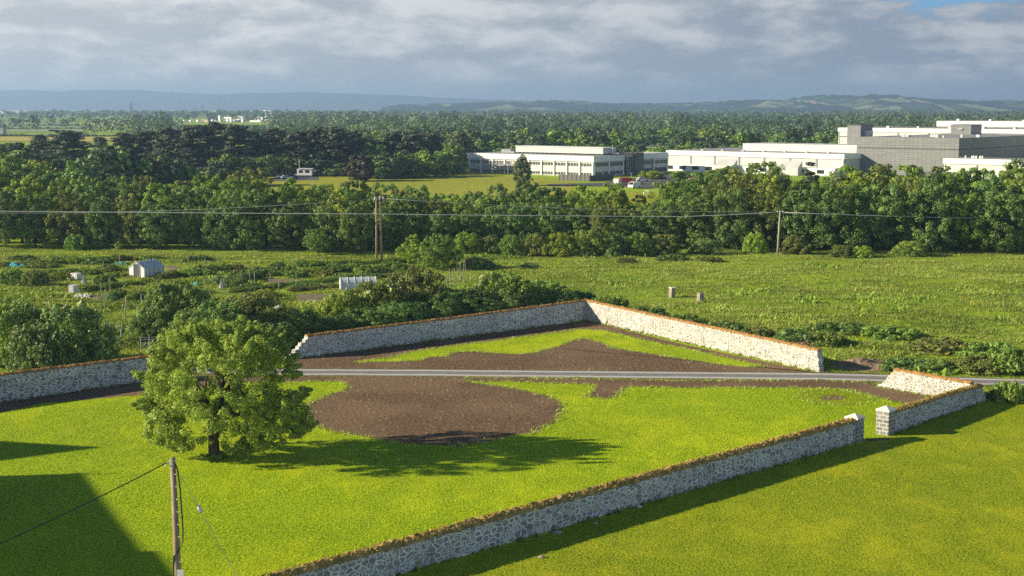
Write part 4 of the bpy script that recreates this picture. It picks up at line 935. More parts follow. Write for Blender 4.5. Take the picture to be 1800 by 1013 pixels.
# far woods: one mass of crowns out to the plain's edge
def far_wood():
    rng = np.random.default_rng(77); X = []; Y = []; HH = []
    def add(x, y, h): X.append(x); Y.append(y); HH.append(h)
    y = 880.0
    while y < 4400:
        half = .40 * y; step = 11 + y * .0050; n = int(2 * half / step)
        xs = np.linspace(-half, half, n) + rng.normal(size=n) * step * .4
        cl = vnoise(xs, np.full(n, y), 260, 4); fine = vnoise(xs, np.full(n, y), 60, 5)
        for x_, c_, f_ in zip(xs, cl, fine):
            u = 900 + x_ / y * F_PX
            farm = u < 245 + 40 * (f_ - .5)
            ok = c_ > .22
            if farm: ok = (f_ > .90 and y < 2600 and rng.random() < .5) or (y > 2600 and c_ > .35)
            if farm and 880 < y < 1120: ok = False
            if 300 < u < 490 and 1550 < y < 2080: ok = False
            if ok:
                h_ = rng.uniform(7, 13) + 5 * (c_ - .5) + (4 if rng.random() < .06 else 0)
                if 305 < u < 485 and y < 1600: h_ = min(h_, (H_CAM - (219 - HOR) * y / F_PX) * .85)
                if h_ > 2: add(x_, y * (1 + rng.normal() * .013), h_)
        y *= 1.034 if y > 1500 else 1.026
    # hedges between the fields
    for v, u0, u1 in ((227, -60, 150), (221.6, -60, 148), (215, -60, 240), (240.4, -60, 225), (212, -60, 240), (208.5, -60, 240)):
        yy = G(900, v).y
        for u in np.arange(u0, u1, 3.2): add((u - 900) / F_PX * yy, yy, rng.uniform(.8, 1.9))
    for u, v, h in ((28, 226, 11), (39, 225.5, 10), (66, 224, 15), (95, 222, 11), (70, 219, 8), (118, 224, 9), (155, 232, 16), (172, 234, 12), (186, 233, 12), (200, 235, 12), (0, 228, 14), (62, 232, 14), (130, 221, 10), (212, 232, 13), (225, 236, 13), (240, 240, 14), (160, 238, 9)):
        yy = G(900, v).y; add((u - 900) / F_PX * yy, yy, h)
    X = np.array(X); Y = np.array(Y); HH = np.array(HH); n = len(X); V = []; Q = []; T = []; off = 0
    tb = np.clip(.5 * rng.random(n) + .9 * vnoise(X, Y, 90, 8) - .2, 0, 1)
    for lo, hi, per, sz in ((0, 1150, 150, .9), (1150, 1700, 90, 1.3), (1700, 9999, 44, 2.0)):
        ix = np.where((Y >= lo) & (Y < hi))[0]
        if not len(ix): continue
        idx = np.repeat(ix, per); m_ = len(idx); d = unit(rng.normal(size=(m_, 3)) + np.array([0, -.2, .35]))
        lump = 1 + .18 * np.sin(3 * np.arctan2(d[:, 1], d[:, 0]) + tb[idx] * 30) + .15 * np.sin(6 * d[:, 2] + tb[idx] * 50)
        h = HH[idx]; wd = h * (.42 + .22 * tb[idx])
        P = np.stack([X[idx] + d[:, 0] * wd * lump, Y[idx] + d[:, 1] * wd * lump, h * .52 + d[:, 2] * h * .46 * lump], 1)
        N = unit(d + rng.normal(size=d.shape) * .4); s = np.minimum(sz, h * .3)
        t = unit(np.cross(N, rng.normal(size=N.shape))); b = np.cross(N, t); s = (s * rng.uniform(.6, 1.3, m_))[:, None]
        Vx = np.stack([P - t * s, P + b * s * .7, P + t * s, P - b * s * .7], 1).reshape(-1, 3); V.append(Vx); Q.append(np.arange(4 * m_).reshape(-1, 4) + off); off += 4 * m_
        T.append(np.repeat(np.clip(.65 * tb[idx] + .35 * rng.random(m_), 0, 1), 4))
    print('far trees', n)
    V = np.concatenate(V); Q = np.concatenate(Q); T = np.concatenate(T)
    near = V[Q[:, 0], 1]
    for nm, lo, hi, lab in (('far_woodland', 0, 1e9, 'hazy far woodland and hedgerows stretching to the plain edge'),):
        tag(link(nm, np_mesh(nm, V, Q, T), M['leaf_far']), lab, 'woodland', kind='stuff')
far_wood()

# ------------------------------------------------------------------ grass of the meadow and weeds of the plots
def tufts(name, label, n, region, blade, hgt_, width, mats, seed, dens=None, per=7, patch=7.0):
    rng = np.random.default_rng(seed); (x0, x1), (y0, y1) = region
    y = rng.uniform(y0, y1, n); x = rng.uniform(x0, x1, n)
    vis = np.abs(x) < .375 * y + 16; x, y = x[vis], y[vis]
    bad = inside(x, y, [(p.x, p.y) for p in lawn_poly]) | inside(x, y, [(p.x, p.y) for p in outer_poly]) | inside(x, y, [(G(*p).x, G(*p).y) for p in tk_top + tk_bot[::-1]])
    keep = ~bad
    if dens is not None: keep &= rng.random(len(x)) < dens(x, y)
    x, y = x[keep], y[keep]; m_ = len(x)
    pn = vnoise(x, y, patch, seed) * .6 + vnoise(x, y, patch * 3.1, seed + 1) * .4
    idx = np.repeat(np.arange(m_), per); k = len(idx); a = rng.uniform(0, 6.28, k)
    lump = vnoise(x * .45, y * 1.1, 1.5, seed + 3); big = (.25 + .7 * vnoise(x, y, patch * .8, seed + 2) ** 2 + 1.1 * lump ** 2)[idx]; pn = .55 * pn + .6 * lump - .05  # tint sinks with blade height: shade between tussocks put into the colour
    lean = rng.uniform(.3, 1.5, k); ln = hgt_ * rng.uniform(.6, 1.25, k) * big
    base = np.stack([x[idx] + rng.normal(size=k) * width, y[idx] + rng.normal(size=k) * width, np.zeros(k)], 1)
    dr = unit(np.stack([np.cos(a) * lean + .12, np.sin(a) * lean, np.ones(k)], 1)); sd = np.stack([-np.sin(a), np.cos(a), np.zeros(k)], 1) * (blade * rng.uniform(.6, 1.3, k) * big)[:, None]
    V = np.stack([base - sd, base + sd, base + dr * ln[:, None] + sd * .25, base + dr * ln[:, None] * .98 - sd * .25], 1).reshape(-1, 3)
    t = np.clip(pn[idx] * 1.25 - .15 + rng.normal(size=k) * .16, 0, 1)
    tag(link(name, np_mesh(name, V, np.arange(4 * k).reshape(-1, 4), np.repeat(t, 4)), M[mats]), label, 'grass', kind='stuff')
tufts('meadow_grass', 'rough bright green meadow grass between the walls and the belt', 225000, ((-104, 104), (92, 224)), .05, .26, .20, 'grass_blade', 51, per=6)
tufts('straw_grass', 'yellowish dry grass along the path behind the sunlit wall', 9000, ((-80, 80), (112, 222)), .07, .34, .25, 'grass_straw', 53, dens=lambda x, y: (vnoise(x, y, 9, 90) > .74) * .8, per=5)
tufts('weeds', 'dark weeds and vegetable growth scattered over the allotment plots', 15000, ((-78, -12), (128, 212)), .13, .42, .3, 'leaf_weed', 54, dens=lambda x, y: np.where(y > 196, .15, 1) * (vnoise(x, y, 6, 33) > .42), per=7)
tufts('rank_weeds', 'dark rank weeds in patches over the rough meadow', 12000, ((-15, 85), (112, 214)), .11, .40, .35, 'leaf_weed', 55, dens=lambda x, y: (vnoise(x, y, 7, 41) > .62) * .8, per=6)

def edge_grass(name, label, polys, dens, spread, blade, ln0, mat, seed, z=0.0):
    """tufts strewn along the edges of sheets and the feet of walls"""
    rng = np.random.default_rng(seed); P = []
    for pts, closed in polys:
        n = len(pts)
        for i in range(n if closed else n - 1):
            a, b = pts[i], pts[(i + 1) % n]; a = np.array([a[0], a[1]]); b = np.array([b[0], b[1]]); L = np.linalg.norm(b - a); k = int(L * dens)
            if L < .01 or k < 1: continue
            nn = np.array([-(b - a)[1], (b - a)[0]]) / L
            P.append(a + (b - a) * rng.random(k)[:, None] + nn * (rng.normal(size=k) * spread)[:, None])
    P = np.concatenate(P); P = P[np.abs(P[:, 0]) < .40 * P[:, 1]]; m_ = len(P); per = 6; idx = np.repeat(np.arange(m_), per); k = m_ * per
    a = rng.uniform(0, 6.28, k); lean = rng.uniform(.2, 1.2, k); ln = ln0 * rng.uniform(.5, 1.4, k) * (.5 + rng.random(m_))[idx]
    base = np.stack([P[idx, 0] + rng.normal(size=k) * .10, P[idx, 1] + rng.normal(size=k) * .10, np.full(k, z)], 1)
    dr = unit(np.stack([np.cos(a) * lean, np.sin(a) * lean, np.ones(k)], 1)); sd = np.stack([-np.sin(a), np.cos(a), np.zeros(k)], 1) * (blade * rng.uniform(.6, 1.3, k))[:, None]
    V = np.stack([base - sd, base + sd, base + dr * ln[:, None] + sd * .2, base + dr * ln[:, None] * .98 - sd * .2], 1).reshape(-1, 3)
    tag(link(name, np_mesh(name, V, np.arange(4 * k).reshape(-1, 4), np.repeat(np.clip(rng.random(m_)[idx] * .8 + rng.random(k) * .3, 0, 1), 4)), M[mat]), label, 'grass', kind='stuff')
edge_grass('edge_grass', 'short lawn grass creeping over the edges of bare soil', [(oval[3:33], False), (strip, True), (g1, True), (Gs((1400, 690), (1440, 684), (1490, 688), (1530, 697), (1540, 706), (1500, 713), (1440, 710), (1410, 702)), True)], 11, .22, .028, .11, 'grass_blade', 61)
edge_grass('wall_foot_grass', 'longer grass and weeds along the feet of the walls', [((near_far, N1), False), ((E0, E1), False), ((D0, D1), False), ((BC, C1), False), ((B0, BC), False), ((A1, A0), False)], 5, .16, .035, .24, 'leaf_weed', 62)
edge_grass('verge_grass', 'sparse grass and weeds along the gravel track', [(Gs(*tk_top), False), (Gs(*tk_bot[6:]), False)], 1.2, .3, .03, .12, 'leaf_weed', 63)
def lawn_blades(name, label, n, poly, region, mat, seed, excl):
    rng = np.random.default_rng(seed); (x0, x1), (y0, y1) = region
    y = 1 / (rng.uniform(1 / y1, 1 / y0, n)); x = rng.uniform(-.46, .46, n) * y
    ok = inside(x, y, [(p[0], p[1]) for p in poly])
    for e in excl: ok &= ~inside(x, y, [(p[0], p[1]) for p in e])
    x, y = x[ok], y[ok]; k = len(x); a = rng.uniform(0, 6.28, k); lean = rng.uniform(.2, 1.3, k)
    pt = vnoise(x + 300, y, 3.2, seed) * .5 + vnoise(x + 300, y, .8, seed + 1) * .5; ln = (.035 + .085 * pt ** 1.5) * rng.uniform(.6, 1.4, k) * y / 85
    base = np.stack([x, y, np.full(k, .005)], 1); dr = unit(np.stack([np.cos(a) * lean, np.sin(a) * lean, np.ones(k)], 1)); sd = np.stack([-np.sin(a), np.cos(a), np.zeros(k)], 1) * (.020 * y / 85 * rng.uniform(.6, 1.4, k))[:, None]
    V = np.stack([base - sd, base + sd, base + dr * ln[:, None]], 1).reshape(-1, 3)
    t = np.clip(.15 + .5 * vnoise(x + 300, y, 6, seed + 3) + .55 * (rng.random(k) - .3), 0, 1)
    tag(link(name, np_mesh(name, V, np.arange(3 * k).reshape(-1, 3), np.repeat(t, 3)), M[mat]), label, 'grass', kind='stuff')
lawn_blades('lawn_grass', 'short bright grass blades of the walled lawn', 480000, lawn_poly, ((-70, 70), (60, 165)), 'lawn_blade', 71, [oval, strip, upper, Gs(*tk_top, *tk_bot[::-1])])
lawn_blades('outer_lawn_grass', 'short green grass blades of the lawn outside the near wall', 225000, outer_poly, ((-70, 70), (60, 120)), 'outer_blade', 72, [])
lawn_blades('wedge_grass', 'short bright grass blades of the wedge below the far walls', 60000, g1, ((-60, 60), (110, 165)), 'lawn_blade', 73, [])

lawn_blades('dry_grass', 'dry yellow grass in the strip below the long near wall', 60000, Gs((800, 1030), (930, 990), (1050, 953), (1160, 926), (1190, 930), (1120, 965), (1010, 1030)), ((-30, 30), (62, 100)), 'grass_straw', 74, [])
# ------------------------------------------------------------------ the business park
OC = Vector((25.7, 450.8, 0)); OA = Vector((.775, -.63, 0)).normalized(); ORZ = math.atan2(OA.y, OA.x)
# local frame of every building: x along OA (towards the viewer's side), y away from the lit fronts
def facade(root, x0, x1, y, n, h, ax='x', col_w=.55, top=1.75, up=(3.2, 4.35), lo=(.25, 1.35), wall_m='white_panel', face=-1):
    """columns, panels and window bands of a two storey front; ax 'x': front lies along x at y; 'y': along y at x=y"""
    bw = (x1 - x0) / n
    for i in range(n + 1):
        c = x0 + bw * i; b = MB()
        lo_, hi_ = (c - col_w / 2, c + col_w / 2)
        if ax == 'x': b.box(lo_, hi_, y - .35, y + .02, 0, h - top)
        else: b.box(y - .02, y + .35, lo_, hi_, 0, h - top)
        b.build('column', M['white_paint'], root)
    for i in range(n):
        a, c = x0 + bw * i + col_w / 2 + .02, x0 + bw * (i + 1) - col_w / 2 - .02
        for z0, z1 in (up, lo):
            g = MB(); f = MB()
            np_ = 8
            if ax == 'x':
                g.box(a, c, y - .04, y + .01, z0, z1)
                for j in range(np_ + 1):
                    q = a + (c - a) * j / np_; wd = .10 if j % 2 == 0 else .03; f.box(max(a, q - wd), min(c, q + wd), y - .09, y - .045, z0, z1)
                f.box(a, c, y - .1, y - .046, z1 - .16, z1 - .005); f.box(a, c, y - .11, y - .046, z0 + .003, z0 + .09)
            else:
                g.box(y - .01, y + .04, a, c, z0, z1)
                for j in range(np_ + 1):
                    q = a + (c - a) * j / np_; wd = .10 if j % 2 == 0 else .04; f.box(y + .045, y + .09, max(a, q - wd), min(c, q + wd), z0, z1)
                f.box(y + .046, y + .1, a, c, z1 - .12, z1 - .005); f.box(y + .046, y + .11, a, c, z0 + .003, z0 + .09)
            wn = g.build('window', M['glass'], root); f.build('frame', M['offwhite_panel'], wn)
office = empty('office_building', OC, ORZ)
HB = 6.5
# main block: lit front from x=-52 to 0, shaded end along y 0..16.8
MB().box(-52, 0, 0, 34, -.3, HB - 1.75).build('wall', M['white_panel'], office)
MB().box(-52.4, .42, -.42, 34, HB - 1.75 + .003, HB).build('parapet', M['white_paint'], office)
MB().box(-51.6, -.3, .3, 33.5, HB + .003, HB + .06).build('roof', M['roof_grey'], office)
facade(office, -51.6, -.1, -.02, 10, HB)
facade(office, .3, 16.4, .02, 2, HB, 'y', up=(3.1, 4.5), lo=(.3, 1.6))
MB().box(-38, -2, 8, 15.5, HB + .45, HB + 2.35).build('roof_storey', M['offwhite_panel'], office)
pb_ = MB(); pb_.box(-38.2, -1.8, 7.8, 15.7, HB + 2.353, HB + 2.5); pb_.build('roof_edge', M['white_paint'], office)
pb_ = MB()
for i in range(19): pb_.box(-37.6 + 1.95 * i, -37.3 + 1.95 * i, 8.1, 8.4, HB + .06, HB + .45)
pb_.box(-37.5, -2.5, 9, 15, HB + .061, HB + .449); pb_.build('roof_support', M['dark_steel'], office)
b = MB(); b.box(-45, -41, 9, 12, HB + .06, HB + 1.25); b.box(-40.6, -39.2, 8.5, 9.8, HB + .06, HB + .6); b.build('plant_box', M['roof_grey'], office)
b = MB(); b.box(-1.35, -.95, 12, 12.3, HB + .3, HB + 2.3); b.build('roof_vent', M['white_paint'], office)
# stair glazing, grey fin wall, far wing
MB().box(-.8, 1.0, 17, 20.4, -.3, HB - .6).build('stair_glazing', M['glass'], office)
b = MB()
for i in range(4): b.box(1.003, 1.08, 17 + i * 1.1, 17.12 + i * 1.1, 0, HB - .6)
for i in range(7): b.box(1.082, 1.12, 17, 20.4, .6 + i * .85, .72 + i * .85)
b.build('stair_mullion', M['offwhite_panel'], office)
MB().box(-2, 1.2, 16.8, 20.4, HB - .59, HB + .75).build('stair_head', M['beige_panel'], office)
MB().box(-2, 2.2, 20.42, 25.2, -.3, HB + .65).build('fin_wall', M['fence_grey'], office)
MB().box(-8, .3, 34.01, 42, -.3, HB - 1.6).build('far_wing_wall', M['white_panel'], office)
MB().box(-8, .72, 25.22, 42.4, HB - 1.6 + .003, HB + .22).build('far_wing_parapet', M['white_paint'], office)
facade(office, 25.6, 42, .32, 2, HB, 'y', up=(3.1, 4.4), lo=(.3, 1.9), top=1.7)
# outside stair and gangway at the left half of the front
b = MB()
for x in (-42, -38.5, -35, -31.5): b.box(x, x + .12, -4.2, -4.08, 0, 4.2); b.box(x, x + .12, -1.2, -1.08, 0, 4.2)
b.box(-42, -30, -4.2, -1.0, 3.0, 3.12); b.box(-42, -30, -4.25, -4.2, 3.9, 4.0)
for i in range(10): b.box(-30 + i * .42, -29.6 + i * .42, -4.0, -2.4, 2.8 - i * .28, 2.9 - i * .28)
for i in range(8): b.tube([(-42 - i * .05, -4.3, .1 + i * .35), (-38.5, -4.3, 3.0)], .05, 4)
b.build('outside_stair', M['roof_grey'], office)
b = MB(); b.box(-33.2, -31.8, -.2, -.10, 3.0, 4.4); b.build('door', M['beige_panel'], office)
tag(office, 'white two storey office building with window bands, grey stair fin and roof storey', 'office building')
yard = empty('yard_fence', G(983, 317.5), ORZ + .12)
L_ = (G(1037, 319) - G(983, 317.5)).length
MB().box(0, L_ * 1.02, 0, .15, 0, 1.75).build('fence_board', M['fence_grey'], yard)
MB().box(L_ * 1.02 + .003, L_ * 1.02 + .15, 0, 15, 0, 1.75).build('fence_return', M['dark_steel'], yard)  # same fence, darker material: the shade of this side put into its colour
b = MB()
for i in range(8): b.box(i * L_ / 7 - .06, i * L_ / 7 + .06, -.08, -.003, 0, 1.8)
b.build('fence_post', M['dark_steel'], yard)
tag(yard, 'dark grey board fence enclosing a yard before the office corner', 'fence', kind='thing')

def shed(name, label, origin, L, D, H, n, wall_m='offwhite_panel', band=1.6, cat='factory shed', pil=.5, extra=None, base=0):
    r = empty(name, origin, ORZ)
    MB().box(0, L, 0, D, -.3, H - band).build('wall', M[wall_m], r)
    MB().box(-.35, L + .35, -.35, D + .35, H - band + .003, H).build('parapet', M['white_paint'], r)
    MB().box(.3, L - .3, .3, D - .3, H + .003, H + .05).build('roof', M['roof_grey'], r)
    if n:
        for i in range(n + 1):
            x = L * i / n; MB().box(max(0, x - pil / 2), min(L, x + pil / 2), -.2, -.003, 0, H - band).build('pilaster', M['roof_grey' if 0 < i < n else 'white_paint'], r)
    if extra: extra(r)
    return tag(r, label, cat)
def long_extra(r):
    MB().box(0, 66.5, -5, -.36, -.3, 2.5).build('low_wing', M['white_paint'], r)
    for x in (24, 48):
        b = MB(); b.add([(x, -8, 0), (x + 7, -8, 0), (x + 7, -5.01, 0), (x, -5.01, 0), (x, -8, 2.4), (x + 7, -8, 2.4), (x + 7, -5.01, 4.6), (x, -5.01, 4.6)], [(0, 1, 5, 4), (4, 5, 6, 7), (1, 2, 6, 5), (3, 0, 4, 7), (2, 3, 7, 6), (3, 2, 1, 0)]); b.build('porch', M['offwhite_panel'], r)
    b = MB()
    for i in range(12): b.box(3 + i * 5.2, 5.6 + i * 5.2, -5.05, -5.003, .7, 1.9)
    b.build('window_row', M['glass'], r)
    MB().box(22, 66, 14, 30, 6.9, 9.4).build('roof_storey', M['white_panel'], r)
    for i in range(7): MB().box(10 + i * 8, 10.9 + i * 8, 6, 7, 6.95, 7.35).build('roof_vent', M['offwhite_panel'], r)
so = Vector((54.4, 500, 0))
shed('factory_shed', 'long low white shed with grey pilasters and small triangular porches', so, 67, 45, 6.9, 7, extra=long_extra)
go = Vector((112.9, 468, 0))
r = empty('grey_block', go, ORZ)
MB().box(0, 34.4, 0, 75, -.3, 8.55).build('wall', M['grey_cladding'], r)
MB().box(.1, 34.3, .1, 74.9, 8.553, 8.85).build('dark_joint', M['dark_steel'], r)
MB().box(0, 34.4, 0, 75, 8.853, 12.2).build('upper_wall', M['grey_cladding'], r)
MB().box(.4, 34, .4, 74.6, 12.203, 12.25).build('roof', M['roof_grey'], r)
b = MB()
for x, y, s, h in ((12, 9, .5, 1.0), (13.5, 9, .3, .8), (24, 6, 1.1, 1.0), (26, 7, .6, .6), (30, 12, .7, .9), (19, 14, 1.6, .7), (32, 20, 1.2, .8), (10, 12, 2.4, .5), (17, 22, .5, 1.1)): b.box(x, x + s, y, y + s, 12.25, 12.25 + h)
b.build('roof_plant', M['offwhite_panel'], r)
tag(r, 'large dark grey clad factory block with a lit front and shaded side', 'factory block')
r = empty('stair_tower', go + Vector((-1.2, 9.4, 0)), ORZ)
MB().box(.2, 5.0, 0, 9, -.3, 15.9).build('wall', M['grey_cladding'], r); MB().box(.1, 5.1, -.1, 9.1, 15.903, 16.05).build('coping', M['dark_steel'], r)
b = MB(); b.box(5.01, 6.6, 3, 6, 12.3, 14.2); b.build('cooling_unit', M['silver_paint'], r)
tag(r, 'narrow grey tower rising at the left end of the grey block', 'stair tower')
def vents(n, L, H):
    def f(r):
        rr = random.Random(n)
        for i in range(n): x = L * (i + .5) / n; MB().box(x, x + rr.uniform(.8, 2.2), 3, 5, H + .05, H + rr.uniform(.5, .9)).build('roof_vent', M['white_paint'], r)
        b = MB(); b.box(0, L, -.5, -.36, H - 3.4, H - 3.2); b.build('wall_rail', M['roof_grey'], r)
    return f
shed('factory_shed', 'tall white shed behind the grey block, lower of the two roof bands', Vector((128, 560, 0)), 110, 40, 13.9, 9, 'white_panel', 1.5, extra=vents(9, 110, 13.9))
shed('factory_shed', 'tallest white shed, farthest of the sheds, with roof vents along its edge', Vector((179, 602, 0)), 110, 40, 16.1, 9, 'white_panel', 2.2, extra=vents(8, 110, 16.1))
r = empty('plant_room', Vector((157, 512, 0)), ORZ)
MB().box(0, 7.4, 0, 10, 12.26, 15.6).build('wall', M['grey_cladding'], r); MB().box(-.1, 7.5, -.1, 10.1, 15.603, 15.75).build('coping', M['dark_steel'], r)
MB().box(2.8, 4.4, -.6, -.003, 14.0, 14.3).build('bracket', M['offwhite_panel'], r)
tag(r, 'small grey plant room box standing on the factory roof', 'plant room')
def low_extra(r):
    MB().box(24.5, 48, 3.5, 12, 6.6, 9.2).build('roof_storey', M['white_panel'], r)
    b = MB()
    for x in (5, 7, 7.6, 8.3, 9.5, 10.2): b.box(x, x + .35, 3, 3.4, 6.6, 7.4)
    b.build('roof_plant', M['white_paint'], r)
shed('factory_shed', 'low white flat shed in front of the dark shaded side, cut by the frame edge', Vector((131.0, 432, 0)), 60, 13, 6.55, 6, 'white_panel', 1.6, extra=low_extra)

# cabin and car park things
def car(loc, rz, paint, label, van=False, L=4.4):
    r = empty('parked_van' if van else 'parked_car', loc, rz)
    if van:
        out = [(-L / 2, .35), (L / 2 - .1, .35), (L / 2, .75), (L / 2 - .2, 1.1), (L / 2 - 1.1, 1.95), (L / 2 - 1.5, 2.05), (-L / 2 + .1, 2.05), (-L / 2, 1.9)]
    else:
        out = [(-L / 2, .35), (L / 2 - .1, .33), (L / 2, .6), (L / 2 - .15, .82), (L / 2 - 1.15, .95), (L / 2 - 1.85, 1.42), (-L / 2 + 1.0, 1.45), (-L / 2 + .35, 1.0), (-L / 2, .92)]
    w_ = .95 if van else .86
    MB().prism(out, -w_, w_).build('body', M[paint], r)
    g = MB()
    for s in (-1, 1):
        y0, y1 = sorted((s * (w_ + .003), s * (w_ + .02)))
        if van: g.prism([(L / 2 - 1.15, 1.15), (L / 2 - .45, 1.15), (L / 2 - 1.1, 1.8), (L / 2 - 1.45, 1.8)], y0, y1)
        else: g.prism([(-L / 2 + .6, .98), (L / 2 - 1.35, .98), (L / 2 - 1.9, 1.36), (-L / 2 + 1.05, 1.38)], y0, y1)
    if van: g.add([(L / 2 - .25, -.8, 1.2), (L / 2 - .25, .8, 1.2), (L / 2 - 1.0, .75, 1.92), (L / 2 - 1.0, -.75, 1.92)], [(0, 1, 2, 3)])
    else: g.add([(L / 2 - 1.18, -.75, 1.0), (L / 2 - 1.18, .75, 1.0), (L / 2 - 1.78, .7, 1.41), (L / 2 - 1.78, -.7, 1.41)], [(0, 1, 2, 3)])
    g.build('window', M['glass'], r)
    for x in (-L / 2 + .85, L / 2 - .85):
        for s in (-1, 1):
            wl = MB(); wl.tube([(x, s * (w_ - .18), .33), (x, s * (w_ + .04), .33)], .33, 12); wl.build('wheel', M['rubber'], r)
    r.scale = (.85, .85, .85)
    return tag(r, label, 'van' if van else 'car', 'vehicles in the business park')
def cp_(u, v): return G(u, v, .07)
car(cp_(1115, 331), .95 + math.pi, 'van_white', 'white van nearest the trees in the office car park', True, 5.2)
car(cp_(1086, 325), 1.2, 'van_white', 'small white van left of the red vehicles in the car park', True, 4.6)
car(cp_(1101, 323), .1, 'red_paint', 'red van parked broadside behind the nearest white van', True, 5.0)
car(cp_(1118, 325), .2, 'red_paint', 'red car beside the red van in the car park', False)
car(cp_(1130, 319), .1, 'van_white', 'white car behind the red vehicles in the car park', False)
car(cp_(1146, 314), .3, 'silver_paint', 'silver car under the two small bright trees', False)
car(cp_(1160, 315), .3, 'blue_paint', 'dark blue car between the small trees and the shed', False)
car(cp_(1196, 314), .2, 'silver_paint', 'silver car before the long white shed', False)
car(cp_(1209, 318), .2, 'red_paint', 'red van standing before the long white shed', True, 4.6)
car(cp_(1218, 321), .1, 'van_white', 'white car beside the red van before the shed', False)
car(cp_(1226, 319), .4, 'red_paint', 'second red car, partly hidden by the bushy tree before the shed', False)
car(G(505, 315, .07), .3, 'silver_paint', 'silver car in the yard beside the white cabin', False)
car(G(514, 313, .07), .5, 'blue_paint', 'dark car parked closest to the white cabin', False)
car(G(496, 314, .07), .2, 'van_white', 'white car at the end of the yard by the cabin', False)
g = G(537, 311.5); r = empty('site_cabin', (g.x, g.y, 0), -.12)
MB().box(-2.4, 2.3, -1.2, 1.2, .6, 2.6).build('wall', M['plastic_white'], r); MB().box(-2.0, 2.6, -1.45, 1.45, 2.603, 2.75).build('roof', M['white_paint'], r)
b = MB(); b.box(-1.8, -.6, -1.26, -1.203, 1.4, 2.2); b.box(.2, 1.5, -1.26, -1.203, 1.4, 2.2); b.build('window', M['glass'], r)
b = MB(); b.box(-4.2, -2.41, -.9, .9, .6, .85)
for i in range(5): b.box(-2.0 + i, -1.9 + i, -1, 1, 0, .6)
b.box(-4.0, -3.9, -.8, .8, 0, .6); b.build('ramp', M['offwhite_panel'], r)
MB().tube([(-2.1, .6, 2.75), (-2.1, .6, 5.2)], .07, 6).build('mast', M['steel'], r)
tag(r, 'small white site cabin with a thin mast in the yard before the cedars', 'cabin')
for i, (u, vb, vt, lab) in enumerate([(609, 304, 298, 'white gate post at the near end of the park road fence'), (682, 302, 296, 'white gate post at the far end of the park road fence'), (770, 298, 291, 'white marker pillar alone in the yellow park grass')]):
    g = G(u, vb); h = hgt(u, vb, vt); r = empty('marker_post', g); MB().box(-.28, .28, -.28, .28, 0, h).build('shaft', M['plastic_white'], r)
    b = MB(); b.add([(-.32, -.32, h + .003), (.32, -.32, h + .003), (.32, .32, h + .003), (-.32, .32, h + .003), (0, 0, h + .2)], [(0, 1, 4), (1, 2, 4), (2, 3, 4), (3, 0, 4), (3, 2, 1, 0)]); b.build('top', M['white_paint'], r); tag(r, lab, 'post', 'white posts in the park')
g0, g1_ = G(620, 304.5), G(681, 303); dL = (g1_ - g0).length; r = empty('rail_fence', g0, math.atan2((g1_ - g0).y, (g1_ - g0).x)); b = MB(); nP = 13
for i in range(nP): b.box(i * dL / (nP - 1) - .06, i * dL / (nP - 1) + .06, -.06, .06, 0, 1.25)
b.build('fence_posts', M['offwhite_panel'], r); b = MB()
for z in (.4, .75, 1.1): b.box(0, dL, -.1, -.062, z, z + .1)
b.build('rail', M['offwhite_panel'], r); tag(r, 'pale post and rail fence between the two white gate posts', 'fence', kind='thing')
for i, (u, vb, vt, lab) in enumerate([(776, 298, 284, 'lamp post in the park beside the lone marker pillar'), (1110, 316, 305, 'lamp post at the office yard near the stair glazing'), (1060, 317, 303, 'lamp post behind the dark yard fence')]):
    g = G(u, vb); h = hgt(u, vb, vt); r = empty('street_lamp', g); MB().tube([(0, 0, 0), (0, 0, h)], [.09, .05], 6).build('post', M['steel'], r)
    MB().box(-.7, .1, -.09, .09, h, h + .1).build('lamp_head', M['offwhite_panel'], r); tag(r, lab, 'street lamp', 'lamp posts of the business park')
g = G(1138, 352); r = empty('white_arch', (g.x, g.y, 0)); hh_ = AT(1138, 335, g.y).z
MB().tube([(-.9, 0, 0), (-.9, 0, hh_ * .8), (-.4, 0, hh_), (.5, 0, hh_ * .9), (.9, 0, hh_ * .6)], [.08, .08, .1, .12, .12], 6).build('frame', M['plastic_white'], r, True)
MB().box(-.2, .5, -.1, .1, hh_ * .72, hh_ * .88).build('sign_plate', M['plastic_white'], r); tag(r, 'small white sign on a bent post in the gap of the belt', 'sign')

# ------------------------------------------------------------------ allotments
g = G(258, 486); r = empty('greenhouse', g, 1.12); gl, gw, gh, gr_ = 3.8, 2.5, 1.25, 2.05     # length (x), width (y)
MB().prism([(-gl / 2, 0), (gl / 2, 0), (gl / 2, gh), (-gl / 2, gh)], -gw / 2, -gw / 2 + .03).build('side_wall', M['film_white'], r)
MB().prism([(-gl / 2, 0), (gl / 2, 0), (gl / 2, gh), (-gl / 2, gh)], gw / 2 - .03, gw / 2).build('side_wall', M['film_white'], r)
for x in (-gl / 2 - .03, gl / 2):
    MB().add([(x, -gw / 2, 0), (x, gw / 2, 0), (x, gw / 2, gh), (x, 0, gr_), (x, -gw / 2, gh), (x + .03, -gw / 2, 0), (x + .03, gw / 2, 0), (x + .03, gw / 2, gh), (x + .03, 0, gr_), (x + .03, -gw / 2, gh)],
             [(4, 3, 2, 1, 0), (5, 6, 7, 8, 9), (0, 1, 6, 5), (1, 2, 7, 6), (2, 3, 8, 7), (3, 4, 9, 8), (4, 0, 5, 9)]).build('gable', M['film_white'], r)
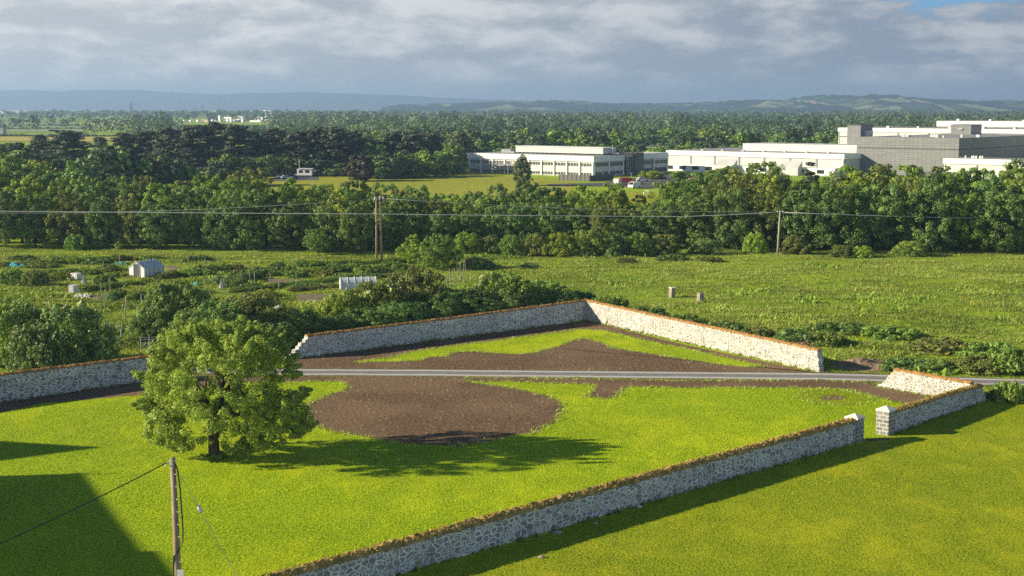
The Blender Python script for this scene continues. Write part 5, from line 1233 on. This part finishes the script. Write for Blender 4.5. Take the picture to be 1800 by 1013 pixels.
for s in (-1, 1):
    e = MB(); y0, y1 = s * (gw / 2 + .12), 0
    e.add([(-gl / 2 - .1, y0, gh - .06), (gl / 2 + .1, y0, gh - .06), (gl / 2 + .1, y1, gr_ + .03), (-gl / 2 - .1, y1, gr_ + .03), (-gl / 2 - .1, y0, gh - .02), (gl / 2 + .1, y0, gh - .02), (gl / 2 + .1, y1, gr_ + .07), (-gl / 2 - .1, y1, gr_ + .07)],
          [(0, 1, 2, 3), (4, 5, 6, 7), (0, 1, 5, 4), (1, 2, 6, 5), (2, 3, 7, 6), (3, 0, 4, 7)])
    rf = e.build('roof', M['film_white'], r); q = MB()
    for i in range(7):
        x = -gl / 2 + gl * i / 6; q.tube([(x, y0, gh + .0), (x, 0, gr_ + .09)], .035, 5)
    q.build('glazing_bar', M['steel'], rf)
b = MB()
b.box(-gl / 2 - .06, -gl / 2 - .035, -.45, .4, 0, 1.75); b.build('doorway', M['dark_steel'], r)
b = MB()
for y in (-.5, .45): b.box(-gl / 2 - .10, -gl / 2 - .036, y - .05, y + .05, 0, 1.85)
b.box(-gl / 2 - .10, -gl / 2 - .036, -.55, .5, 1.8, 1.9); b.build('door_frame', M['stake_wood'], r)
b = MB()
for i in range(5): x = -gl / 2 + gl * i / 4; b.box(x - .04, x + .04, -gw / 2 - .04, -gw / 2 - .003, 0, gh)
b.box(.2, 1.4, -gw / 2 - .03, -gw / 2 - .002, .1, .55); b.build('wall_post', M['stake_wood'], r)
tag(r, 'white gabled greenhouse of patched sheeting among the allotment plots', 'greenhouse')
g = G(629, 508); r = empty('polytunnel', g, .22); tl, tw, th = 4.3, 1.1, 1.45; V = []; F = []
for i, x in enumerate((-tl / 2, tl / 2)):
    for j in range(11):
        a = math.pi * j / 10; V.append((x, -tw * math.cos(a) * (1 if j not in (0, 10) else 1), th * math.sin(a) ** .75))
for j in range(10): F.append((j, j + 1, 12 + j, 11 + j))
F += [tuple(range(10, -1, -1)), tuple(range(11, 22))]
MB().add(V, F).build('cover', M['film_clear'], r, False); b = MB()
for i in range(6):
    x = -tl / 2 + tl * i / 5; b.tube([(x, -(tw + .02) * math.cos(math.pi * j / 10), (th + .02) * math.sin(math.pi * j / 10) ** .75) for j in range(11)], .03, 5)
b.build('hoop', M['plastic_white'], r)
MB().box(-tl / 2 - .05, -tl / 2 - .003, -.4, .4, 0, 1.1).build('door', M['film_white'], r)
tag(r, 'low round pale plastic tunnel half hidden by the flowering bushes', 'polytunnel')
def lumpsheet(name, u, v, rx, ry, h, m, label, cat, seed):
    g = G(u, v); rr = np.random.default_rng(seed); n = 16; V = []; F = []
    for i in range(n + 1):
        for j in range(n + 1):
            x = -1 + 2 * i / n; y = -1 + 2 * j / n; d = min(1, max(abs(x), abs(y)) ** 3)
            V.append((x * rx + rr.normal() * .04, y * ry + rr.normal() * .04, .03 + h * (1 - d) * (.6 + .4 * math.sin(4 * x + seed) * math.cos(3 * y + seed)) + abs(rr.normal()) * .05))
    for i in range(n):
        for j in range(n): q = i * (n + 1) + j; F.append((q, q + n + 1, q + n + 2, q + 1))
    o = MB().add(V, F).build(name, M[m]); o.location = g; return tag(o, label, cat)
lumpsheet('tarpaulin', 24, 470, 1.1, .7, .75, 'tarp_teal', 'bright teal tarpaulin thrown over a heap in the allotments', 'tarpaulin', 1)
lumpsheet('garden_net', 43, 470, .75, .7, .65, 'net_green', 'dull green net beside the teal tarpaulin', 'net', 2)
lumpsheet('plastic_sheet', 139, 523, .55, .5, .5, 'plastic_white', 'white plastic sheet bundle just above the dark flowering elder', 'plastic sheet', 3)
lumpsheet('plastic_sheet', 152, 524, .5, .5, .5, 'plastic_white', 'second white plastic bundle nearer the soil bed', 'plastic sheet', 4)
lumpsheet('plastic_sheet', 378, 489, .5, .5, .35, 'plastic_white', 'white plastic sheet lying near the dark hedge of the plots', 'plastic sheet', 5)
lumpsheet('garden_net', 366, 495, 1.3, .8, .4, 'net_green', 'long pale green net over a bed near the middle plots', 'net', 6)
lumpsheet('garden_net', 345, 502, .5, .4, .45, 'tarp_teal', 'small teal cover beside the long green net', 'cover', 7)
lumpsheet('plastic_sheet', 649, 475, .5, .4, .3, 'plastic_white', 'white plastic sheet on the weeds below the twin poles', 'plastic sheet', 8)
lumpsheet('plastic_sheet', 488, 545, .4, .4, .55, 'plastic_white', 'bluish white plastic bag at the edge of the olive topped thicket', 'plastic bag', 9)
lumpsheet('garden_net', 212, 466, 1.2, .6, .5, 'net_green', 'green net cage beside the gabled greenhouse', 'net', 10)
for i, (u, v, wd, hh, lab) in enumerate([(134, 492, 1.15, .75, 'wide white crate table among the plots, behind the elders'), (130, 516, .75, .9, 'upright white water tank near the plastic bundles')]):
    g = G(u, v); r = empty('water_tank', g, -.55); MB().box(-wd / 2, wd / 2, -.4, .4, .12, hh + .12).build('tank', M['plastic_white'], r); b = MB()
    for j in range(5): x = -wd / 2 + wd * j / 4; b.box(x - .025, x + .025, -.44, -.402, .1, hh + .14)
    b.box(-wd / 2, wd / 2, -.46, -.442, hh * .5, hh * .5 + .05); b.build('cage', M['steel'], r); MB().box(-wd / 2 - .03, wd / 2 + .03, -.43, .43, 0, .115).build('pallet', M['stake_wood'], r)
    tag(r, lab, 'water tank', 'white containers in the plots')
def wigwam(u, v, h, lab):
    g = G(u, v); r = empty('bean_frame', g); b = MB()
    for k_ in range(6): a = k_ * math.pi / 3; b.tube([(.42 * math.cos(a), .42 * math.sin(a), 0), (-.05 * math.cos(a), -.05 * math.sin(a), h)], .03, 5)
    b.build('cane', M['stake_wood'], r); c = MB(); n = 6
    V = [(.36 * math.cos(a * math.pi / 3 + .2), .36 * math.sin(a * math.pi / 3 + .2), 0.02) for a in range(6)] + [(0, 0, h * .9)]
    c.add(V, [(a, (a + 1) % 6, 6) for a in range(6)]); c.build('netting', M['film_clear'], r); tag(r, lab, 'bean frame', 'bean frames in the plots')
wigwam(148, 500, 1.6, 'pale cone shaped bean frame beside the wide white crate'); wigwam(390, 508, 1.5, 'pale cone shaped bean frame by the middle hedge of the plots'); wigwam(394, 506, 1.3, 'smaller bean frame leaning at the middle hedge of the plots')
g = G(206, 597); r = empty('plant_frame', g, .2); MB().tube([(-.5, 0, 0), (-.4, 0, 1.2), (.3, 0, 1.35), (.4, 0, 0)], .035, 6).build('frame', M['plastic_white'], r); tag(r, 'thin white bent frame standing in the plot behind the left wall', 'plant frame')
# raised beds
for i, (u0, v0, u1, v1, lab) in enumerate([(160, 520, 208, 528, 'long bare soil bed beside the white plastic bundles'), (470, 493, 530, 500, 'bare soil bed between low hedges'), (520, 520, 575, 530, 'dry bare bed before the yellow green bush'), (290, 470, 312, 475, 'small bare bed behind the gabled greenhouse')]):
    a, b_, c_, d_ = G(u0, v0), G(u1, v0), G(u1 + 6, v1), G(u0 + 4, v1); r = empty('raised_bed', a)
    pts = [p - a for p in (a, b_, c_, d_)]; bm = MB(); bm.add([(p.x, p.y, 0) for p in pts] + [(p.x, p.y, .16) for p in pts], [(0, 1, 5, 4), (1, 2, 6, 5), (2, 3, 7, 6), (3, 0, 4, 7), (4, 5, 6, 7)]); bm.build('soil', M['bed_soil'], r)
    e = MB(); e.tube([pts[3] + Vector((0, -.08, .1)), pts[2] + Vector((0, -.08, .1))], .10, 4); e.build('edging', M['grey_wood'], r); tag(r, lab, 'garden bed', 'beds of the allotments')
# wooden stakes and fence posts
def stake(g, h, rr, lean=0.0, mat='stake_wood'):
    o = MB().tube([(0, 0, -.05), (lean * h, 0, h)], [rr, rr * .85], 6).build('wooden_stake', M[mat]); o.location = g; return o
st_main = None
def stakes(pts, h, label, group, rr=.055):
    global st_main
    for i, (u, v) in enumerate(pts):
        g = G(u, v); 
        if st_main is None: st_main = stake((0, 0, 0), 1.0, .06); o = st_main
        else: o = st_main.copy(); COL.objects.link(o)
        hh = h * rnd.uniform(.8, 1.2); o.location = g; o.scale = (rr / .06, rr / .06, hh); o.rotation_euler = (rnd.uniform(-.06, .06), rnd.uniform(-.08, .08), rnd.uniform(0, 3))
        tag(o, label.format(n=nth(i + 1)), 'wooden stake', group)
stakes([(782 + i * 4.6, 502 - i * 2.9 + (i % 2) * 1.5) for i in range(9)], 1.5, 'pale stake of the stake fence running uphill, {n} from its near end', 'stakes of the leaning fence', .05)
stakes([(786 + i * 6.0, 508 - i * 1.9) for i in range(8)], 1.25, 'pale stake of the lower stake row by the elder, {n} from its near end', 'stakes of the lower fence', .05)
stakes([(185, 545), (222, 546), (250, 540), (220, 562), (242, 560), (257, 556), (205, 617), (186, 590), (214, 592), (236, 580), (196, 596)], 1.35, 'dark stake in the grass between the elders and dark thicket, {n} listed', 'stakes of the grass plot', .065)
for o in [o for o in COL.objects if o.get('label', '').endswith('listed')]: o['label'] = 'weathered stake in the small grass plot between elders and thicket'
stakes([(448, 500), (440, 497), (424, 494), (425, 497), (418, 492), (475, 500), (452, 484), (410, 500), (370, 532), (490, 515), (545, 478), (565, 470), (584, 475), (360, 470), (330, 462), (385, 470), (210, 462), (236, 462), (165, 510), (178, 514), (194, 512), (246, 520), (186, 528), (144, 462), (100, 464), (134, 478), (161, 474), (181, 480), (75, 462)],
       1.35, 'weathered wooden stake standing among the allotment plots', 'stakes of the allotment plots', .06)
g = G(803.5, 476); o = stake(g, 1.9, .11, 0, 'grey_wood'); o.name = 'fence_post'; tag(o, 'tall thick pale post at the top end of the stake fence', 'fence post')
stakes([(1414 + i * 2.2, 608 - i * .6) for i in range(2)], 1.2, 'bleached stick lying in the brambles near the end of the sunlit wall', 'bleached sticks', .05)
# farm gate
g = G(263, 617); r = empty('field_gate', g, .35); b = MB()
for z in (.25, .5, .78, 1.05, 1.25): b.tube([(-.75, 0, z), (.75, 0, z)], .035, 6)
b.build('bar', M['cable_grey'], r); b = MB()
for x in (-.77, 0, .77): b.tube([(x, 0, .1), (x, 0, 1.3)], .04, 6)
b.build('upright', M['cable_grey'], r); tag(r, 'grey metal field gate behind the left wall at the edge of the lawn tree', 'field gate', kind='thing')

# ------------------------------------------------------------------ far things on the plain
def white_complex():
    r = empty('factory_complex', G(400, 215)); o = r.location; k = o.y / F_PX
    blocks = [(325, 330, 216, 211), (336, 341, 216, 211), (349, 354, 216, 210.5), (356, 373, 216, 210.5), (370, 389, 213, 207.5), (388, 392, 212, 203), (375, 379, 216, 210), (388, 394, 217, 211), (395, 415, 214, 206), (402, 406, 216, 210), (415, 437, 214, 205), (418, 432, 212, 203.5), (414, 417, 216, 210), (428, 432, 217, 211), (439, 468, 216, 211.5), (440, 452, 212, 207), (468, 474, 212, 204), (450, 470, 211, 206)]
    for i, (u0, u1, vb, vt) in enumerate(blocks):
        Y = o.y + (vb - 217) * -14 + i * .7; x0, x1 = (u0 - 900) / F_PX * Y - o.x, (u1 - 900) / F_PX * Y - o.x; z = AT(u0, vt, Y).z
        y0 = Y - o.y; L_w = (x1 - x0) * .92; D_w = max(3, L_w * .22); wg = MB().box(-L_w / 2, L_w / 2, -D_w / 2, D_w / 2, -.5, z).build('wing', M['van_white' if i % 4 != 3 else 'beige_panel'], r); wg.location = ((x0 + x1) / 2, y0, 0); wg.rotation_euler = (0, 0, -.62)
        if u1 - u0 > 9:
            b = MB(); n = int((x1 - x0) / 3)
            for j in range(n): b.box(-L_w / 2 + 2.7 * j + .6, -L_w / 2 + 2.7 * j + 2.0, -D_w / 2 - .06, -D_w / 2 - .01, z * .55, z * .72)
            b.build('window_row', M['glass'], wg)
    tag(r, 'far cluster of bright white factory blocks among woods on the plain', 'factory')
white_complex()
for i, (u0, u1, vt, Yd, lab) in enumerate([(-20, 19, 195.4, 4200, 'long pale shed on the horizon at the frame edge'), (19, 60, 195.0, 4600, 'second pale shed on the horizon, joined to the edge shed in line'), (101, 106, 193.8, 4200, 'tiny white building on the horizon beyond the fields'),
                                          (366, 402, 195.4, 4700, 'pale shed on the horizon above the white factory cluster'), (407, 455, 195.2, 4800, 'longest pale shed on the horizon behind the factory cluster'), (463, 482, 194.4, 4200, 'bright white shed on the horizon beyond the factory cluster'), (502, 524, 195.2, 4200, 'white shed on the horizon at the foot of the pylon'),
                                          (536, 547, 211, 2100, 'small white house in woods near the factory cluster'), (556, 572, 210.5, 2150, 'low white house in woods beside the small white house'), (728, 736, 228, 1150, 'white gabled house in woods above the yellow park'), (1085, 1090, 213, 1900, 'small pale building in woods beyond the office'), (1061, 1086, 214, 1900, 'low pale roof in woods beyond the office roof')]):
    x0, x1 = (u0 - 900) / F_PX * Yd, (u1 - 900) / F_PX * Yd; z = AT(900, vt, Yd).z
    small = Yd < 2500; r = empty('house' if small else 'warehouse', ((x0 + x1) / 2, Yd, 0), -.55); hw = (x1 - x0) / 2
    MB().box(-hw, hw, 0, 9 if small else 40, -.5, z * .72).build('wall', M['van_white'], r); d_ = 9 if small else 40
    if small: MB().add([(-hw, -.4, z * .72 + .01), (hw, -.4, z * .72 + .01), (hw, d_ + .4, z * .72 + .01), (-hw, d_ + .4, z * .72 + .01), (-hw, d_ / 2, z * 1.05), (hw, d_ / 2, z * 1.05)], [(0, 1, 5, 4), (2, 3, 4, 5), (1, 2, 5), (3, 0, 4), (3, 2, 1, 0)]).build('roof', M['slate' if i % 2 else 'offwhite_panel'], r)
    else: MB().box(-hw - .5, hw + .5, -.5, d_ + .5, z * .72 + .01, z).build('roof', M['van_white'], r)
    tag(r, lab, 'house' if small else 'warehouse')
g = G(-3, 236); r = empty('farmhouse', g); MB().box(-5, 4, 0, 8, 0, 5.5).build('wall', M['render_wall'], r)
MB().add([(-5.3, -.3, 5.51), (4.3, -.3, 5.51), (4.3, 8.3, 5.51), (-5.3, 8.3, 5.51), (-5.3, 4, 8.5), (4.3, 4, 8.5)], [(0, 1, 5, 4), (2, 3, 4, 5), (1, 2, 5), (3, 0, 4), (3, 2, 1, 0)]).build('roof', M['slate'], r)
MB().box(2.6, 3.5, 3.4, 4.4, 8.0, 9.6).build('chimney', M['render_wall'], r); tag(r, 'white farmhouse cut by the frame edge beside the fields', 'house')
for i, (u, vb, vt, Y, lab) in enumerate([(235.5, 198, 180, 3000, 'tallest lattice pylon on the horizon above the farmland'), (360, 197, 186, 4400, 'faint lattice pylon on the horizon before the factory cluster'), (508, 197, 186, 4400, 'faint lattice pylon beside the horizon sheds'), (674, 198, 185, 3800, 'lattice pylon above the woods, first of the pair over the park'), (718, 198, 186, 3900, 'lattice pylon above the woods, second of the pair over the park'),
                                         (1467, 205, 196, 3000, 'thin pale mast below the brown hill field'), (1514, 205, 197, 2600, 'thin mast beyond the grey tower'), (1671, 205, 195, 2600, 'thin mast beyond the tallest white shed')]):
    x = (u - 900) / F_PX * Y; z = AT(900, vt, Y).z; r = empty('pylon', (x, Y, 0)); b = MB(); t_ = .35 if i < 5 else .25; w0 = z * .085 if i < 5 else .6
    for sx in (-1, 1):
        for sy in (-1, 1): b.tube([(sx * w0, sy * w0, 0), (sx * w0 * .35, sy * w0 * .35, z * .6), (0, 0, z)], t_, 4)
    n = 8
    for j in range(n):
        z0, z1 = z * j / n, z * (j + 1) / n; f0, f1 = (1 - .65 * min(1, z0 / (z * .6))), (1 - .65 * min(1, z1 / (z * .6)))
        b.tube([(-w0 * f0, 0, z0), (w0 * f1, 0, z1)], t_ * .7, 4); b.tube([(w0 * f0, 0, z0), (-w0 * f1, 0, z1)], t_ * .7, 4)
    b.build('lattice', M['dark_steel'] if i < 5 else M['cable_grey'], r)
    if i < 5:
        c = MB()
        for f, s in ((.62, .2), (.75, .16), (.88, .12)): c.tube([(-z * s, 0, z * f), (0, 0, z * f + .8), (z * s, 0, z * f)], t_ * .8, 4)
        c.build('cross_arm', M['dark_steel'], r)
    tag(r, lab, 'pylon' if i < 5 else 'mast', 'pylons and masts on the plain')

# hills: terrain strips behind the plain
def hills(name, Y0, Y1, u0, u1, prof, seed, rough=1.0, m='hill_fields'):
    nx, ny = 260, 26; rr = seed; V = []; F = []
    us = [p[0] for p in prof]; vs = [p[1] for p in prof]
    X = np.linspace((u0 - 900) / F_PX * Y1, (u1 - 900) / F_PX * Y1, nx)
    for j in range(ny):
        f = j / (ny - 1); y = Y0 + (Y1 - Y0) * f
        nz = vnoise(X + 50000, np.full(nx, y), 420, seed) * .6 + vnoise(X + 50000, np.full(nx, y), 160, seed + 1) * .4
        tr = vnoise(X + 50000, np.full(nx, y), 34, seed + 2)
        for i, x in enumerate(X):
            u = 900 + x / Y1 * F_PX; top = H_CAM + (HOR - np.interp(u, us, vs)) * Y1 / F_PX
            s = math.sin(min(1, f / .62) * math.pi / 2) ** 1.15
            V.append((x, y, max(-1, top * s * (.72 + .42 * nz[i] if f < .9 else 1.0)) + (tr[i] > .6) * 7 * rough * s - (1.5 if f < .02 else 0)))
    for j in range(ny - 1):
        for i in range(nx - 1): q = j * nx + i; F.append((q, q + 1, q + nx + 1, q + nx))
    me = np_mesh(name, V, F, smooth=True); o = link(name, me, M[m]); o['kind'] = 'structure'; return o
hills('hills', 4700, 6400, 720, 1980, [(720, 187), (800, 184.5), (880, 181), (960, 179), (1010, 180), (1060, 184), (1100, 184), (1180, 184), (1290, 180), (1370, 180), (1385, 174), (1440, 169.5), (1480, 171), (1500, 176), (1560, 178), (1610, 182), (1625, 178.5), (1680, 178), (1710, 183), (1760, 184), (1800, 181), (1980, 181)], 60)
hills('hills', 9600, 11800, -250, 1250, [(-250, 166), (0, 165), (130, 162.5), (270, 161), (330, 164.5), (400, 167.5), (470, 166), (560, 165), (640, 166.5), (700, 168.5), (800, 174), (900, 178), (1000, 181), (1100, 185), (1250, 188)], 64, .5, 'hill_far')
hb_ = [(1413, 179.5), (1433, 176), (1443, 188), (1420, 189)]

# ------------------------------------------------------------------ the house beyond the frame whose shadow lies on the lawn
def unshade(u, v, dist):
    g = G(u, v); return Vector((g.x - SUN_D.x * dist, g.y - SUN_D.y * dist, 0)), dist * math.tan(SUN_EL)
Ca, ha = unshade(139, 833, 34.0); Cb, _ = unshade(276, 1013, 34.0)
ed = (Cb - Ca); eL = ed.length; r = empty('manor_house', Ca, math.atan2(ed.y, ed.x))
MB().box(0, eL + 14, -16, 0, -.3, ha).build('wall', M['render_wall'], r)
MB().box(-.25, eL + 14.2, -16.2, .25, ha + .003, ha + .02).build('coping', M['slate'], r)
MB().box(eL * .80, eL + 14, -6, -.1, ha + .021, ha + .42).build('roof_block', M['render_wall'], r)
MB().tube([(.1, -.3, ha), (.1, -.3, ha + .95)], [.10, .05], 6).build('flag_pole', M['white_paint'], r)
b = MB()
for i in range(6):
    for z in (1.2, 4.6, 8.2): b.box(2 + i * 3.6, 3.3 + i * 3.6, .003, .06, z, z + 1.9)
b.build('window_rows', M['glass'], r)
tag(r, 'tall plain house beyond the frame that shades the lawn corner', 'house')
Cg, hg = unshade(183, 786.5, 40.0)
r = empty('gabled_house', Cg, math.atan2(SUN_D.y, SUN_D.x))
w1, w2 = 4.2, 6.0; e_ = hg - 4.4
MB().box(-14, 0, -w2, w1, -.3, e_).build('wall', M['render_wall'], r)
MB().add([(-14, -w2, e_ + .003), (0, -w2, e_ + .003), (0, w1, e_ + .003), (-14, w1, e_ + .003), (-14, 0, hg), (0, 0, hg)], [(0, 1, 5, 4), (2, 3, 4, 5), (1, 2, 5), (3, 0, 4), (3, 2, 1, 0)]).build('roof', M['slate'], r)
tag(r, 'gabled house beyond the frame whose pointed shadow lies on the lawn', 'house')

# ------------------------------------------------------------------ air
HZ = (-8800, 8800, -250, 12600, -1.0, 165.0)
m = bpy.data.materials.new('haze'); m.use_nodes = True; k = NT(m.node_tree); k.n.clear(); out = k.node('ShaderNodeOutputMaterial')
pv = k.node('ShaderNodeVolumePrincipled', Color=(0.42, 0.64, 0.98)); pv.inputs['Density'].default_value = 1.6e-4; pv.inputs['Anisotropy'].default_value = 0.3
k.l.new(pv.outputs[0], out.inputs['Volume']); M['haze'] = m
hz = MB().box(*HZ).build('haze', m); tag(hz, 'thin pale blue haze over the far plain', 'haze', kind='stuff')
